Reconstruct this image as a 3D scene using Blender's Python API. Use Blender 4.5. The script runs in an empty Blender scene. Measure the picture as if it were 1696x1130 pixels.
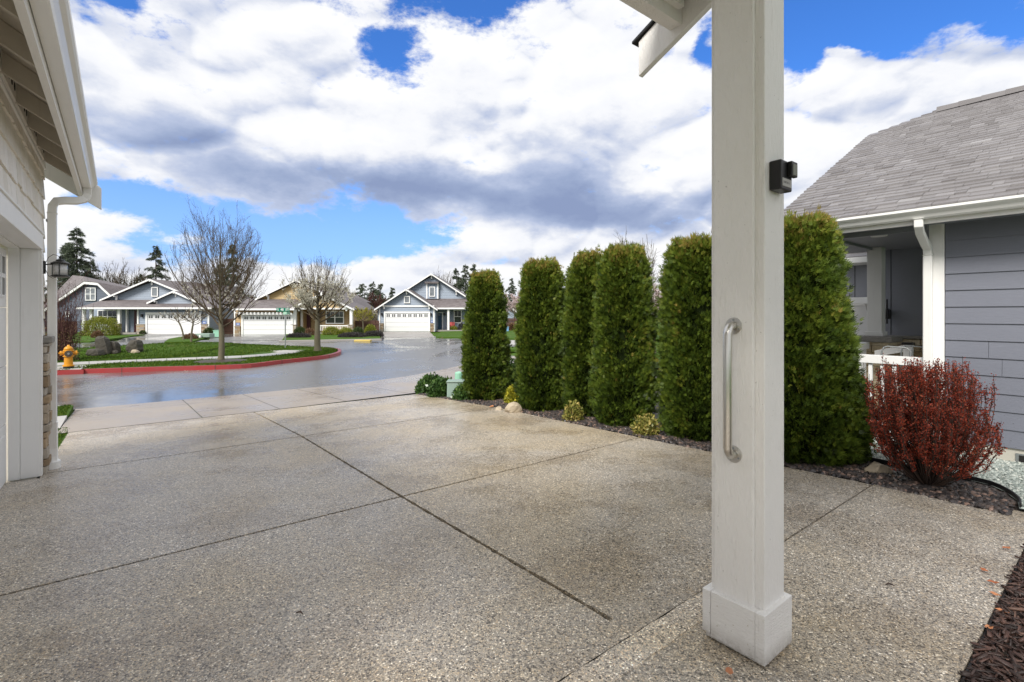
import bpy, math, random
import numpy as np
from mathutils import Vector, Matrix
R = math.radians
random.seed(7); rng = np.random.default_rng(11)
sc = bpy.context.scene
COL = sc.collection

# ---------------------------------------------------------------- camera
F_PX, CX, HY, CAMZ = 818.0, 848.0, 520.0, 1.5      # in photo pixels (1696 wide)
cam_d = bpy.data.cameras.new('camera'); cam = bpy.data.objects.new('camera', cam_d); COL.objects.link(cam)
cam_d.sensor_width = 36.0; cam_d.lens = 36.0 * F_PX / 1696.0
cam_d.shift_y = -(565.0 - HY) / 1696.0
cam_d.clip_start = 0.05; cam_d.clip_end = 3000
cam.location = (0, 0, CAMZ); cam.rotation_euler = (R(90), 0, 0)
sc.camera = cam

# ---------------------------------------------------------------- colour management, sun
sc.view_settings.view_transform = 'Standard'; sc.view_settings.look = 'None'
sc.view_settings.gamma = 1.0; sc.view_settings.use_curve_mapping = False
sc.view_settings.exposure = 0.78
SUN_EL, SUN_AZ = R(44), R(208)          # azimuth measured from +Y clockwise: behind the camera, to the left
sd = Vector((math.sin(SUN_AZ) * math.cos(SUN_EL), math.cos(SUN_AZ) * math.cos(SUN_EL), math.sin(SUN_EL)))
sun_d = bpy.data.lights.new('sun', 'SUN'); sun = bpy.data.objects.new('sun', sun_d); COL.objects.link(sun)
sun_d.energy = 2.5; sun_d.angle = R(20); sun_d.color = (1.0, 0.96, 0.9)
sun.rotation_euler = sd.to_track_quat('Z', 'Y').to_euler()

# ---------------------------------------------------------------- node helpers
class NT:
    def __init__(s, tree): s.t = tree; s.n = tree.nodes; s.l = tree.links
    def add(s, typ, **kw):
        n = s.n.new(typ)
        for k, v in kw.items(): setattr(n, k, v)
        return n
    def put(s, sock, v):
        if v is None: return
        if isinstance(v, (int, float)):
            try: sock.default_value = v
            except TypeError: sock.default_value = (v,) * len(sock.default_value)
        elif isinstance(v, (tuple, list)):
            if len(v) == 3 and len(sock.default_value) == 4: v = (*v, 1)
            sock.default_value = v
        else: s.l.new(v, sock)
    def m(s, op, a=None, b=None, c=None, clamp=False):
        n = s.add('ShaderNodeMath', operation=op); n.use_clamp = clamp
        s.put(n.inputs[0], a); s.put(n.inputs[1], b)
        if c is not None: s.put(n.inputs[2], c)
        return n.outputs[0]
    def mix(s, f, a, b, typ='MIX'):
        n = s.add('ShaderNodeMix', data_type='RGBA', blend_type=typ)
        s.put(n.inputs[0], f); s.put(n.inputs[6], a); s.put(n.inputs[7], b)
        return n.outputs[2]
    def sstep(s, x, lo, hi, a=0.0, b=1.0):
        n = s.add('ShaderNodeMapRange', interpolation_type='SMOOTHSTEP')
        s.put(n.inputs[0], x)
        for i, v in zip((1, 2, 3, 4), (lo, hi, a, b)): n.inputs[i].default_value = v
        return n.outputs[0]
    def lin(s, x, lo, hi, a=0.0, b=1.0):
        n = s.add('ShaderNodeMapRange'); s.put(n.inputs[0], x)
        for i, v in zip((1, 2, 3, 4), (lo, hi, a, b)): n.inputs[i].default_value = v
        return n.outputs[0]
    def noise(s, vec, scale, detail=4, rough=0.55, dist=0.0):
        n = s.add('ShaderNodeTexNoise'); s.put(n.inputs['Vector'], vec)
        n.inputs['Scale'].default_value = scale; n.inputs['Detail'].default_value = detail
        n.inputs['Roughness'].default_value = rough; n.inputs['Distortion'].default_value = dist
        return n.outputs['Fac']
    def ramp(s, f, stops, interp='LINEAR'):
        n = s.add('ShaderNodeValToRGB'); s.put(n.inputs[0], f); cr = n.color_ramp; cr.interpolation = interp
        while len(cr.elements) < len(stops): cr.elements.new(0.5)
        for e, (p, c) in zip(cr.elements, stops):
            e.position = p; e.color = (*c, 1) if len(c) == 3 else c
        return n.outputs[0]
    def mapv(s, vec, scale=(1, 1, 1), loc=(0, 0, 0), rot=(0, 0, 0)):
        n = s.add('ShaderNodeMapping'); s.put(n.inputs[0], vec)
        n.inputs['Scale'].default_value = scale; n.inputs['Location'].default_value = loc; n.inputs['Rotation'].default_value = rot
        return n.outputs[0]
    def bump(s, h, dist, strength=1.0, normal=None):
        n = s.add('ShaderNodeBump'); s.put(n.inputs['Height'], h)
        n.inputs['Distance'].default_value = dist; n.inputs['Strength'].default_value = strength
        if normal is not None: s.l.new(normal, n.inputs['Normal'])
        return n.outputs[0]

# ---------------------------------------------------------------- sky with broken cumulus
world = bpy.data.worlds.new('World'); sc.world = world; world.use_nodes = True
w = NT(world.node_tree); w.n.clear()
tc = w.add('ShaderNodeTexCoord'); gen = tc.outputs['Generated']
skyt = w.add('ShaderNodeTexSky', sky_type='NISHITA'); skyt.sun_disc = False
skyt.sun_elevation = SUN_EL; skyt.sun_rotation = SUN_AZ; skyt.altitude = 200; skyt.ozone_density = 3.5; skyt.dust_density = 0.6
sep = w.add('ShaderNodeSeparateXYZ'); w.l.new(gen, sep.inputs[0])
az = w.m('ARCTAN2', sep.outputs[0], sep.outputs[1]); el = w.m('ARCSINE', sep.outputs[2])
# the clouds hold their shape in azimuth and height above the horizon
cvec = w.mapv(gen, scale=(1.0, 1.0, 1.9))
warp1 = w.m('MULTIPLY', w.m('SUBTRACT', w.noise(cvec, 5.0, 5, 0.6), 0.5), 0.14)
warp2 = w.m('MULTIPLY', w.m('SUBTRACT', w.noise(w.mapv(cvec, loc=(7, 3, 1)), 5.0, 5, 0.6), 0.5), 0.10)
azw = w.m('ADD', az, warp1); elw = w.m('ADD', el, warp2)
def blobs(lst, a_=azw, e_=elw):
    tot = None
    for (px, py, rx, ry, amp) in lst:
        a0 = math.atan((px - CX) / F_PX); e0 = math.atan((HY - py) / F_PX * math.cos(a0))
        ra = rx / F_PX * math.cos(a0) ** 2; re = ry / F_PX * math.cos(a0) * math.cos(e0) ** 2
        dx = w.m('MULTIPLY', w.m('SUBTRACT', a_, a0), 1 / ra); dy = w.m('MULTIPLY', w.m('SUBTRACT', e_, e0), 1 / re)
        q = w.m('ADD', w.m('MULTIPLY', dx, dx), w.m('MULTIPLY', dy, dy))
        g = w.m('MULTIPLY', w.m('EXPONENT', w.m('MULTIPLY', q, -1.0)), amp)
        tot = g if tot is None else w.m('ADD', tot, g)
    return tot
gaps = blobs([(170, -25, 120, 62, 1.1), (770, -30, 140, 80, 1.2), (692, 108, 88, 54, 1.02), (640, 80, 40, 24, .35), (455, 120, 22, 22, .35), (1172, 75, 22, 55, 1.0),
              (1330, 20, 110, 85, 1.9), (1520, 0, 160, 70, 1.9), (1690, 20, 60, 60, 1.2), (240, 338, 105, 34, 1.3), (430, 372, 160, 50, 1.35),
              (640, 372, 140, 40, 1.35), (720, 300, 20, 10, .1), (330, 420, 70, 20, .5), (560, 412, 110, 26, .9), (200, 400, 70, 24, .9), (1410, 90, 40, 22, -1.1),
              (545, 368, 26, 14, -.45), (690, 355, 40, 20, -.6), (150, 370, 80, 30, -.7), (1100, 60, 30, 30, .3)])
DARKS = [(300, 245, 120, 40, .5), (430, 285, 170, 45, .8), (640, 305, 190, 36, .9), (850, 335, 180, 38, .75), (960, 320, 110, 60, .7), (1050, 360, 150, 34, .6),
              (1170, 380, 120, 45, .45), (330, 205, 110, 30, .3), (640, 215, 140, 45, .22), (890, 260, 60, 40, .35), (480, 110, 90, 60, .16), (1300, 380, 200, 60, .15),
              (790, 270, 60, 22, -.5), (730, 235, 100, 40, -.25), (1090, 290, 70, 40, -.5), (740, 440, 260, 25, .22), (880, 395, 150, 16, -.3),
              (1100, 180, 70, 80, .12), (1560, 170, 200, 60, .12), (300, 90, 100, 50, .12), (250, 300, 120, 30, .2)]
BM = -0.35
def ridged(vec, scale, det):
    v = w.add('ShaderNodeTexNoise', noise_type='RIDGED_MULTIFRACTAL'); w.put(v.inputs['Vector'], vec); v.inputs['Scale'].default_value = scale
    v.inputs['Detail'].default_value = det; v.inputs['Roughness'].default_value = 0.5; v.inputs['Lacunarity'].default_value = 2.1; v.inputs['Offset'].default_value = 1.0; v.inputs['Gain'].default_value = 1.0
    v.normalize = False
    return w.m('SUBTRACT', 1.0, v.outputs['Fac'])          # rounded billows with sharp creases
B0 = ridged(cvec, 3.6, 5.0); B1 = ridged(w.mapv(cvec, loc=(-.010, -.006, .034)), 3.6, 5.0)
fine = w.noise(cvec, 13.0, 7, 0.66, 0.0)
mid = w.noise(w.mapv(cvec, loc=(3.1, 1.7, 0.4)), 3.2, 3, 0.5)
dens = w.m('SUBTRACT', w.m('ADD', 0.70, w.m('ADD', w.m('ADD', w.m('MULTIPLY', w.m('SUBTRACT', fine, 0.5), 2.5), w.m('MULTIPLY', w.m('SUBTRACT', B0, BM), 0.45)), w.m('MULTIPLY', w.m('SUBTRACT', mid, 0.5), 0.6))), gaps)
cover = w.sstep(dens, -0.14, 0.50)
dark = blobs(DARKS)
relief = w.m('MULTIPLY', w.m('SUBTRACT', B1, B0), 0.48)
shade = w.m('ADD', w.m('ADD', w.m('MULTIPLY', dark, .66), .095), w.m('ADD', relief, w.m('ADD', w.m('MULTIPLY', w.m('SUBTRACT', mid, 0.5), 0.8), w.m('MULTIPLY', w.m('SUBTRACT', fine, 0.5), 0.55))))
ccol = w.ramp(shade, [(0.0, (6.9, 6.95, 7.05)), (0.16, (6.4, 6.5, 6.8)), (0.32, (4.9, 5.2, 6.0)), (0.50, (3.5, 4.0, 5.3)), (0.75, (2.45, 3.0, 4.4)), (1.0, (1.9, 2.4, 3.8))])
sky_b = w.mix(1.0, skyt.outputs[0], (0.46, 0.90, 1.52), 'MULTIPLY')
# pale milky blue low in the sky
low = w.sstep(el, 0.05, 0.40, 0.66, 0.0)
sky_b = w.mix(low, sky_b, (3.0, 4.5, 7.2))
skyc = w.mix(cover, sky_b, ccol)
up = w.sstep(sep.outputs[2], -0.03, 0.0)
skyc = w.mix(up, (1.6, 1.6, 1.5), skyc)
bg = w.add('ShaderNodeBackground'); w.l.new(skyc, bg.inputs[0]); bg.inputs[1].default_value = 0.085
wo = w.add('ShaderNodeOutputWorld'); w.l.new(bg.outputs[0], wo.inputs[0])

# ---------------------------------------------------------------- materials
def newmat(name):
    m = bpy.data.materials.new(name); m.use_nodes = True; n = NT(m.node_tree); n.n.clear()
    b = n.add('ShaderNodeBsdfPrincipled'); o = n.add('ShaderNodeOutputMaterial'); n.l.new(b.outputs[0], o.inputs[0])
    n.co = n.add('ShaderNodeTexCoord').outputs['Object']; n.b = b
    return m, n
def attr(n, nm='rnd'): return n.add('ShaderNodeAttribute', attribute_name=nm).outputs['Fac']
def paint(name, col, rough=0.5, var=0.10, dirt=0.12, bscale=60, bstr=0.25, grain=(1, 1, 1), metal=0.0, spec=0.5):
    m, n = newmat(name)
    big = n.noise(n.co, 1.7, 5, 0.6); fine = n.noise(n.mapv(n.co, scale=grain), bscale, 4, 0.6)
    c = n.mix(n.lin(big, .3, .7, 0, var * 2), col, tuple(x * .78 for x in col))
    streak = n.noise(n.mapv(n.co, scale=(9, 9, .8)), 3.0, 5, .65)
    c = n.mix(n.sstep(streak, .55, .85, 0, dirt), c, (.16, .14, .11))
    n.put(n.b.inputs['Base Color'], c)
    n.put(n.b.inputs['Roughness'], n.lin(fine, 0, 1, rough - .08, rough + .12))
    n.b.inputs['Metallic'].default_value = metal; n.b.inputs['Specular IOR Level'].default_value = spec
    n.put(n.b.inputs['Normal'], n.bump(fine, 0.002, bstr))
    return m
M = {}
M['white'] = paint('white_paint', (.87, .865, .85), .5)
M['trim'] = paint('warm_white_trim', (.85, .84, .815), .55, .1, .14)
M['gutter'] = paint('gutter_enamel', (.86, .855, .83), .3, .06, .12, 30, .05)
M['taupe'] = paint('pale_taupe_trim', (.72, .68, .61), .6, .1, .2)
M['shingle'] = None
M['door_white'] = paint('door_white', (.80, .80, .80), .45, .05, .04, 40, .08)
M['rafter'] = paint('rafter_wood', (.60, .55, .47), .7, .25, .35, 40, .6, (1, 1, 1))
M['black'] = paint('black_metal', (.012, .012, .013), .35, .05, .0, 50, .05)
M['dark'] = paint('dark_void', (.012, .011, .01), .8, .05, 0)
M['steel'] = paint('brushed_steel', (.62, .60, .56), .28, .03, .02, 200, .05, (1, 1, .03), metal=1.0)
M['steel_dull'] = paint('galvanised_steel', (.35, .37, .37), .45, .1, .1, 60, .1, metal=.7)
M['green_sign'] = paint('sign_green', (.0, .16, .10), .35, .02, 0)
M['sign_text'] = paint('sign_lettering', (.8, .85, .82), .4, .02, 0)
M['foundation'] = paint('foundation_concrete', (.56, .53, .46), .8, .15, .15, 70, .5)
M['ybox'] = paint('utility_green', (.25, .34, .29), .5, .1, .1)
M['ltgreen'] = paint('cabinet_green', (.28, .55, .40), .5, .1, .1)
M['bluepaint'] = paint('blue_bin', (.18, .38, .62), .5, .1, .05)
M['reddoor'] = paint('dark_red_door', (.07, .018, .02), .4, .1, 0)
M['bluedoor'] = paint('navy_door', (.012, .06, .12), .4, .1, 0)
M['redplastic'] = paint('red_chair_paint', (.6, .06, .05), .4, .05, 0)
M['fence'] = paint('stained_fence', (.085, .035, .022), .7, .4, .4, 20, .6, (6, 6, .5))
M['yellowcurb'] = paint('yellow_kerb', (.62, .46, .12), .6, .2, .2)
M['wetsoil'] = paint('dark_soil', (.05, .036, .026), .6, .3, .3, 25, 1.0)
M['label'] = paint('label_grey', (.42, .41, .39), .5, .1, .1)
M['lens'] = paint('button_olive', (.16, .17, .13), .35, .1, .0)
M['yellowkerb2'] = M['yellowcurb']

def pillar_mat(name='pillar_paint', grain=(14, 14, 2.2), foot=0.0):
    m, n = newmat(name)
    big = n.noise(n.co, 2.2, 5, .6)
    wob = n.noise(n.mapv(n.co, scale=grain), 9, 5, .55, .4)
    finer = n.noise(n.mapv(n.co, scale=grain), 24, 3, .5)
    c = n.mix(n.lin(big, .3, .7, 0, .45), (.87, .85, .82), (.78, .755, .72))
    spots = n.noise(n.co, 60, 2, .5)
    c = n.mix(n.sstep(spots, .72, .78, 0, .45), c, (.2, .17, .13))
    low = n.noise(n.mapv(n.co, scale=(6, 6, 1)), 4, 6, .7)
    c = n.mix(n.sstep(low, .58, .8, 0, .4), c, (.30, .26, .2))
    sp_ = n.add('ShaderNodeSeparateXYZ'); n.l.new(n.co, sp_.inputs[0]); splash = n.noise(n.co, 38, 5, .7)
    c = n.mix(n.m('MULTIPLY', n.m('MULTIPLY', n.lin(n.m('ADD', sp_.outputs[2], n.m('MULTIPLY', splash, .12)), .06, .15, 1.0, 0.0), n.sstep(splash, .42, .62, .35, .9)), foot), c, (.20, .165, .12))
    n.put(n.b.inputs['Base Color'], c); n.b.inputs['Roughness'].default_value = .48
    h = n.m('ADD', wob, n.m('MULTIPLY', finer, .5))
    n.put(n.b.inputs['Normal'], n.bump(h, .009, .65))
    return m
M['pillar'] = pillar_mat()
M['pillar_h'] = pillar_mat('pillar_base_paint', (4, 4, 16), .9)

def siding_mat(name, col, pitch=0.0, bevel=True, wet=.45, spots=False):
    """lap siding for the far houses: board edges as relief every `pitch` metres"""
    m, n = newmat(name)
    sep = n.add('ShaderNodeSeparateXYZ'); n.l.new(n.co, sep.inputs[0])
    grain = n.noise(n.mapv(n.co, scale=(1.2, 1.2, 16)), 9, 5, .6, .8)
    big = n.noise(n.co, .9, 4, .5)
    c = n.mix(n.lin(big, .3, .7, 0, .3), col, tuple(x * .8 for x in col))
    c = n.mix(n.lin(grain, .35, .75, 0, .35), c, tuple(min(1, x * 1.22) for x in col))
    if spots:
        sp = n.noise(n.mapv(n.co, scale=(1, 1, 1.6)), 55, 2, .5)
        lowz = n.sstep(sep.outputs[2], 1.4, .2)
        c = n.mix(n.m('MULTIPLY', n.sstep(sp, .66, .72, 0, .6), lowz), c, (.05, .05, .06))
    n.put(n.b.inputs['Base Color'], c); n.b.inputs['Roughness'].default_value = wet
    nb = n.bump(grain, .003, .5)
    if pitch:
        fr = n.m('FRACT', n.m('DIVIDE', sep.outputs[2], pitch))
        nb = n.bump(n.m('SUBTRACT', 1.0, fr), pitch * .22, 1.0, nb)
    n.put(n.b.inputs['Normal'], nb)
    return m
M['grey_siding'] = siding_mat('grey_blue_lap_siding', (.185, .195, .235), spots=True)
M['grey_siding_brightened'] = siding_mat('grey_blue_panel', (.27, .28, .32))  # siding tone painted lighter than it is, to make up for the dim porch
M['blue_siding'] = siding_mat('light_blue_siding', (.25, .30, .37), .19)
M['blue_shake'] = siding_mat('light_blue_shake', (.27, .315, .38), .19)
M['blue2_siding'] = siding_mat('mid_blue_siding', (.25, .30, .37), .19)
M['slate_siding'] = siding_mat('slate_blue_siding', (.085, .105, .14), .19)
M['tan_siding'] = siding_mat('tan_siding', (.40, .27, .12), .19)
M['tan_shake'] = siding_mat('ochre_shake', (.44, .31, .13), .19)

def attr_mat(name, stops, rough=.7, bscale=40, bdist=.004, bstr=.6, noise_mix=.25, spec=.5):
    m, n = newmat(name)
    a = attr(n); f = n.noise(n.co, bscale, 5, .65)
    c = n.ramp(a, stops); c = n.mix(n.lin(f, .3, .7, 0, noise_mix), c, (.05, .045, .04))
    n.put(n.b.inputs['Base Color'], c); n.b.inputs['Roughness'].default_value = rough
    n.b.inputs['Specular IOR Level'].default_value = spec
    n.put(n.b.inputs['Normal'], n.bump(f, bdist, bstr)); return m
M['cedar'] = attr_mat('cream_shingle', [(0, (.75, .70, .60)), (.5, (.82, .77, .69)), (1, (.87, .83, .76))], .6, 30, .002, .3, .10)
M['roof_near'] = attr_mat('weathered_roof_shingle', [(0, (.12, .108, .106)), (.4, (.19, .177, .178)), (.75, (.25, .236, .238)), (1, (.33, .318, .32))], .38, 300, .003, .6, .2)
M['stone'] = attr_mat('ledge_stone', [(0, (.22, .15, .09)), (.3, (.46, .33, .2)), (.6, (.50, .43, .34)), (.8, (.34, .31, .29)), (1, (.62, .54, .42))], .75, 22, .012, .9, .35)
M['stone_grey'] = attr_mat('stone_cap', [(0, (.22, .21, .19)), (1, (.34, .32, .29))], .8, 30, .01, .8, .4)
M['brick'] = attr_mat('pale_ledge_brick', [(0, (.42, .31, .17)), (.5, (.62, .50, .32)), (1, (.74, .64, .46))], .7, 22, .01, .8, .3)
M['rock'] = attr_mat('lichen_rock', [(0, (.035, .030, .020)), (.5, (.060, .052, .036)), (1, (.10, .09, .065))], .7, 9, .05, .9, .6)
M['tan_rock'] = attr_mat('tan_boulder', [(0, (.42, .34, .24)), (1, (.50, .42, .30))], .7, 8, .02, .7, .25)
M['pebble_dark'] = attr_mat('wet_dark_pebble', [(0, (.022, .02, .022)), (.55, (.07, .06, .058)), (.85, (.13, .10, .085)), (1, (.34, .22, .17))], .3, 60, .002, .5, .3)
M['gravel'] = attr_mat('pale_green_gravel', [(0, (.20, .24, .22)), (.4, (.42, .47, .43)), (.8, (.56, .60, .55)), (1, (.68, .69, .62))], .55, 60, .002, .4, .1)
M['bark_chip'] = attr_mat('red_brown_bark_chip', [(0, (.024, .011, .008)), (.5, (.075, .034, .025)), (.85, (.13, .060, .042)), (1, (.22, .12, .085))], .45, 50, .004, .9, .5)
M['dead_leaf'] = attr_mat('orange_dead_leaf', [(0, (.42, .12, .04)), (1, (.62, .27, .12))], .5, 50, .001, .4, .2)
def roof_mat(name, c0, c1):
    m, n = newmat(name)
    v = n.add('ShaderNodeTexVoronoi'); n.put(v.inputs['Vector'], n.mapv(n.co, scale=(3.2, 6, 9))); v.inputs['Scale'].default_value = 1.0
    s2 = n.add('ShaderNodeSeparateColor'); n.l.new(v.outputs['Color'], s2.inputs[0])
    f = n.noise(n.co, .7, 4, .6)
    c = n.mix(s2.outputs[0], c0, c1); c = n.mix(n.lin(f, .3, .7, 0, .35), c, tuple(x * .6 for x in c0))
    n.put(n.b.inputs['Base Color'], c); n.b.inputs['Roughness'].default_value = .6
    sepn = n.add('ShaderNodeSeparateXYZ'); n.l.new(n.co, sepn.inputs[0])
    fr = n.m('FRACT', n.m('DIVIDE', sepn.outputs[2], .11))
    n.put(n.b.inputs['Normal'], n.bump(fr, .03, .6)); return m
M['roof_far'] = roof_mat('grey_brown_roofing', (.125, .105, .105), (.20, .175, .175))
M['roof_far2'] = roof_mat('grey_roofing', (.20, .19, .195), (.28, .265, .27))

def leaf_mat(name, stops, rough=.5, trans=.25, spec=.35):
    m, n = newmat(name)
    a = attr(n); f = n.noise(n.co, 2.3, 3, .6)
    c = n.ramp(n.m('ADD', a, n.lin(f, .3, .7, -.12, .12)), stops)
    n.put(n.b.inputs['Base Color'], c); n.b.inputs['Roughness'].default_value = rough; n.b.inputs['Specular IOR Level'].default_value = spec
    if trans:
        tr = n.add('ShaderNodeBsdfTranslucent'); n.put(tr.inputs[0], c)
        mx = n.add('ShaderNodeMixShader'); mx.inputs[0].default_value = trans
        n.l.new(n.b.outputs[0], mx.inputs[1]); n.l.new(tr.outputs[0], mx.inputs[2])
        out = [x for x in n.n if x.type == 'OUTPUT_MATERIAL'][0]; n.l.new(mx.outputs[0], out.inputs[0])
    return m
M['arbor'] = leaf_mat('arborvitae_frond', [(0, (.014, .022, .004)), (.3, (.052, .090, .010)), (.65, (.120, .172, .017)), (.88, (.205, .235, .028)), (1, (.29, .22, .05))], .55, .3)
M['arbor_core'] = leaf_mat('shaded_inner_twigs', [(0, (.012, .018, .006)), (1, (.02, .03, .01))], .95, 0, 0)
M['laurel'] = leaf_mat('laurel_leaf', [(0, (.012, .03, .006)), (.5, (.05, .11, .025)), (1, (.16, .26, .07))], .3, .15, .5)
M['goldleaf'] = leaf_mat('golden_leaf', [(0, (.12, .15, .02)), (.5, (.38, .36, .03)), (1, (.62, .55, .06))], .45)
M['varleaf'] = leaf_mat('variegated_leaf', [(0, (.05, .09, .02)), (.5, (.25, .24, .05)), (1, (.55, .42, .14))], .45)
M['redleaf'] = leaf_mat('barberry_leaf', [(0, (.09, .022, .014)), (.4, (.28, .048, .026)), (.8, (.52, .095, .048)), (1, (.60, .22, .10))], .4, .3)
M['yellowgreen'] = leaf_mat('yellow_green_leaf', [(0, (.09, .11, .01)), (.5, (.22, .25, .025)), (1, (.36, .36, .05))], .6)
M['bushgreen'] = leaf_mat('bush_leaf', [(0, (.015, .028, .008)), (.5, (.05, .08, .02)), (1, (.13, .16, .05))], .5)
M['heather'] = leaf_mat('grey_purple_heather', [(0, (.02, .018, .02)), (.5, (.05, .045, .045)), (1, (.1, .09, .08))], .7)
M['drybrown'] = leaf_mat('dry_brown_leaf', [(0, (.07, .035, .02)), (.5, (.17, .09, .05)), (1, (.30, .2, .1))], .6)
M['stemleaf'] = leaf_mat('dark_bud', [(0, (.04, .03, .02)), (1, (.12, .09, .05))], .7, .1)
M['needle'] = leaf_mat('conifer_needles', [(0, (.035, .048, .032)), (.5, (.085, .110, .072)), (1, (.15, .18, .11))], .7, .1)
M['redtwig'] = leaf_mat('red_haze_twig', [(0, (.06, .025, .022)), (1, (.16, .07, .06))], .7)
M['blossom'] = leaf_mat('cream_blossom', [(0, (.50, .47, .36)), (1, (.82, .80, .70))], .6, .3)
M['pinkblossom'] = leaf_mat('pale_pink_blossom', [(0, (.45, .33, .32)), (1, (.8, .68, .66))], .6, .3)
M['grassblade'] = leaf_mat('grass_blade', [(0, (.025, .060, .005)), (.6, (.065, .125, .010)), (1, (.15, .20, .03))], .7, .3, .15)
M['bark'] = attr_mat('mossy_bark', [(0, (.10, .085, .05)), (1, (.17, .15, .085))], .8, 25, .01, .9, .4)
M['twig'] = attr_mat('brown_twig', [(0, (.055, .038, .020)), (1, (.12, .085, .042))], .8, 25, .002, .5, .2)
M['stem'] = attr_mat('dark_stem', [(0, (.03, .018, .012)), (1, (.085, .05, .035))], .7, 30, .002, .5, .2)
M['treebark_dark'] = attr_mat('dark_bark', [(0, (.05, .04, .03)), (1, (.09, .07, .05))], .9, 12, .01, .7, .3)

def concrete_mat(name, col, rough=.5, stain=.35):
    m, n = newmat(name)
    big = n.noise(n.co, .55, 6, .6, .3); fine = n.noise(n.co, 140, 3, .6); mid_ = n.noise(n.co, 5, 6, .65)
    c = n.mix(n.lin(big, .35, .7, 0, stain), col, tuple(x * .62 for x in col))
    c = n.mix(n.lin(mid_, .4, .7, 0, .25), c, (col[0] * .9, col[1] * .8, col[2] * .66))
    c = n.mix(n.lin(fine, .3, .7, 0, .25), c, tuple(x * .7 for x in col))
    n.put(n.b.inputs['Base Color'], c)
    n.put(n.b.inputs['Roughness'], n.lin(big, .35, .65, rough + .12, rough - .2))
    n.put(n.b.inputs['Normal'], n.bump(fine, .002, .35)); return m
M['apron'] = concrete_mat('wet_concrete', (.34, .295, .25), .36)
M['sidewalk'] = concrete_mat('pale_sidewalk', (.46, .445, .42), .5, .25)
M['kerb'] = concrete_mat('grey_kerb', (.33, .31, .29), .5)

def agg_mat(nm='exposed_aggregate', k=1.0):
    m, n = newmat(nm)
    wob = n.add('ShaderNodeTexNoise'); n.put(wob.inputs['Vector'], n.co); wob.inputs['Scale'].default_value = 60
    vec = n.add('ShaderNodeVectorMath', operation='ADD'); n.l.new(n.co, vec.inputs[0])
    sc_ = n.add('ShaderNodeVectorMath', operation='SCALE'); n.l.new(wob.outputs['Color'], sc_.inputs[0]); sc_.inputs['Scale'].default_value = .006
    n.l.new(sc_.outputs[0], vec.inputs[1]); V = vec.outputs[0]
    def vor(scale, loc):
        v = n.add('ShaderNodeTexVoronoi'); n.put(v.inputs['Vector'], n.mapv(V, loc=loc)); v.inputs['Scale'].default_value = scale; v.inputs['Randomness'].default_value = 1.0
        s_ = n.add('ShaderNodeSeparateColor'); n.l.new(v.outputs['Color'], s_.inputs[0]); return v.outputs['Distance'], s_.outputs[0], s_.outputs[1]
    d1, r1, q1 = vor(118, (0, 0, 0)); d2, r2, q2 = vor(215, (3, 2, 1))
    stops = [(0, (.075, .072, .070)), (.17, (.20, .195, .19)), (.34, (.37, .355, .335)), (.56, (.45, .42, .375)), (.73, (.54, .465, .37)), (.85, (.70, .65, .57)), (.94, (.92, .90, .85))]
    c1 = n.ramp(r1, stops, 'CONSTANT'); c2 = n.ramp(r2, stops, 'CONSTANT')
    pick = n.m('GREATER_THAN', q1, .45)
    peb1 = n.sstep(d1, .62, .30); peb2 = n.sstep(d2, .62, .30)
    col = n.mix(pick, c2, c1)
    peb = n.m('ADD', n.m('MULTIPLY', peb1, pick), n.m('MULTIPLY', peb2, n.m('SUBTRACT', 1.0, pick)))
    col = n.mix(n.lin(peb, 0, 1, .55, 0), col, (.19, .175, .155))
    big = n.noise(n.co, .42, 5, .6, .4); big2 = n.noise(n.mapv(n.co, loc=(5, 2, 0)), 1.3, 6, .65)
    col = n.mix(1.0, col, n.mix(n.sstep(big, .38, .62), (1.40, 1.34, 1.26), (1.34, 1.19, .94)), 'MULTIPLY')
    col = n.mix(n.sstep(big2, .42, .7, 0, .55), col, n.mix(1.0, col, (.58, .52, .45), 'MULTIPLY'))
    if k != 1.0: col = n.mix(1.0, col, (k, k, k), 'MULTIPLY')
    n.put(n.b.inputs['Base Color'], col)
    wet = n.sstep(big2, .35, .65)
    n.put(n.b.inputs['Roughness'], n.lin(n.m('ADD', wet, n.m('MULTIPLY', q1, .4)), 0, 1.4, .44, .15))
    n.b.inputs['Specular IOR Level'].default_value = .5
    h = n.m('MULTIPLY', peb, n.lin(q1, 0, 1, .5, 1))
    n.put(n.b.inputs['Normal'], n.bump(h, .0035, .55)); return m
M['agg'] = agg_mat(); M['agg_pale'] = agg_mat('pale_slab_edge', 1.4)
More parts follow.
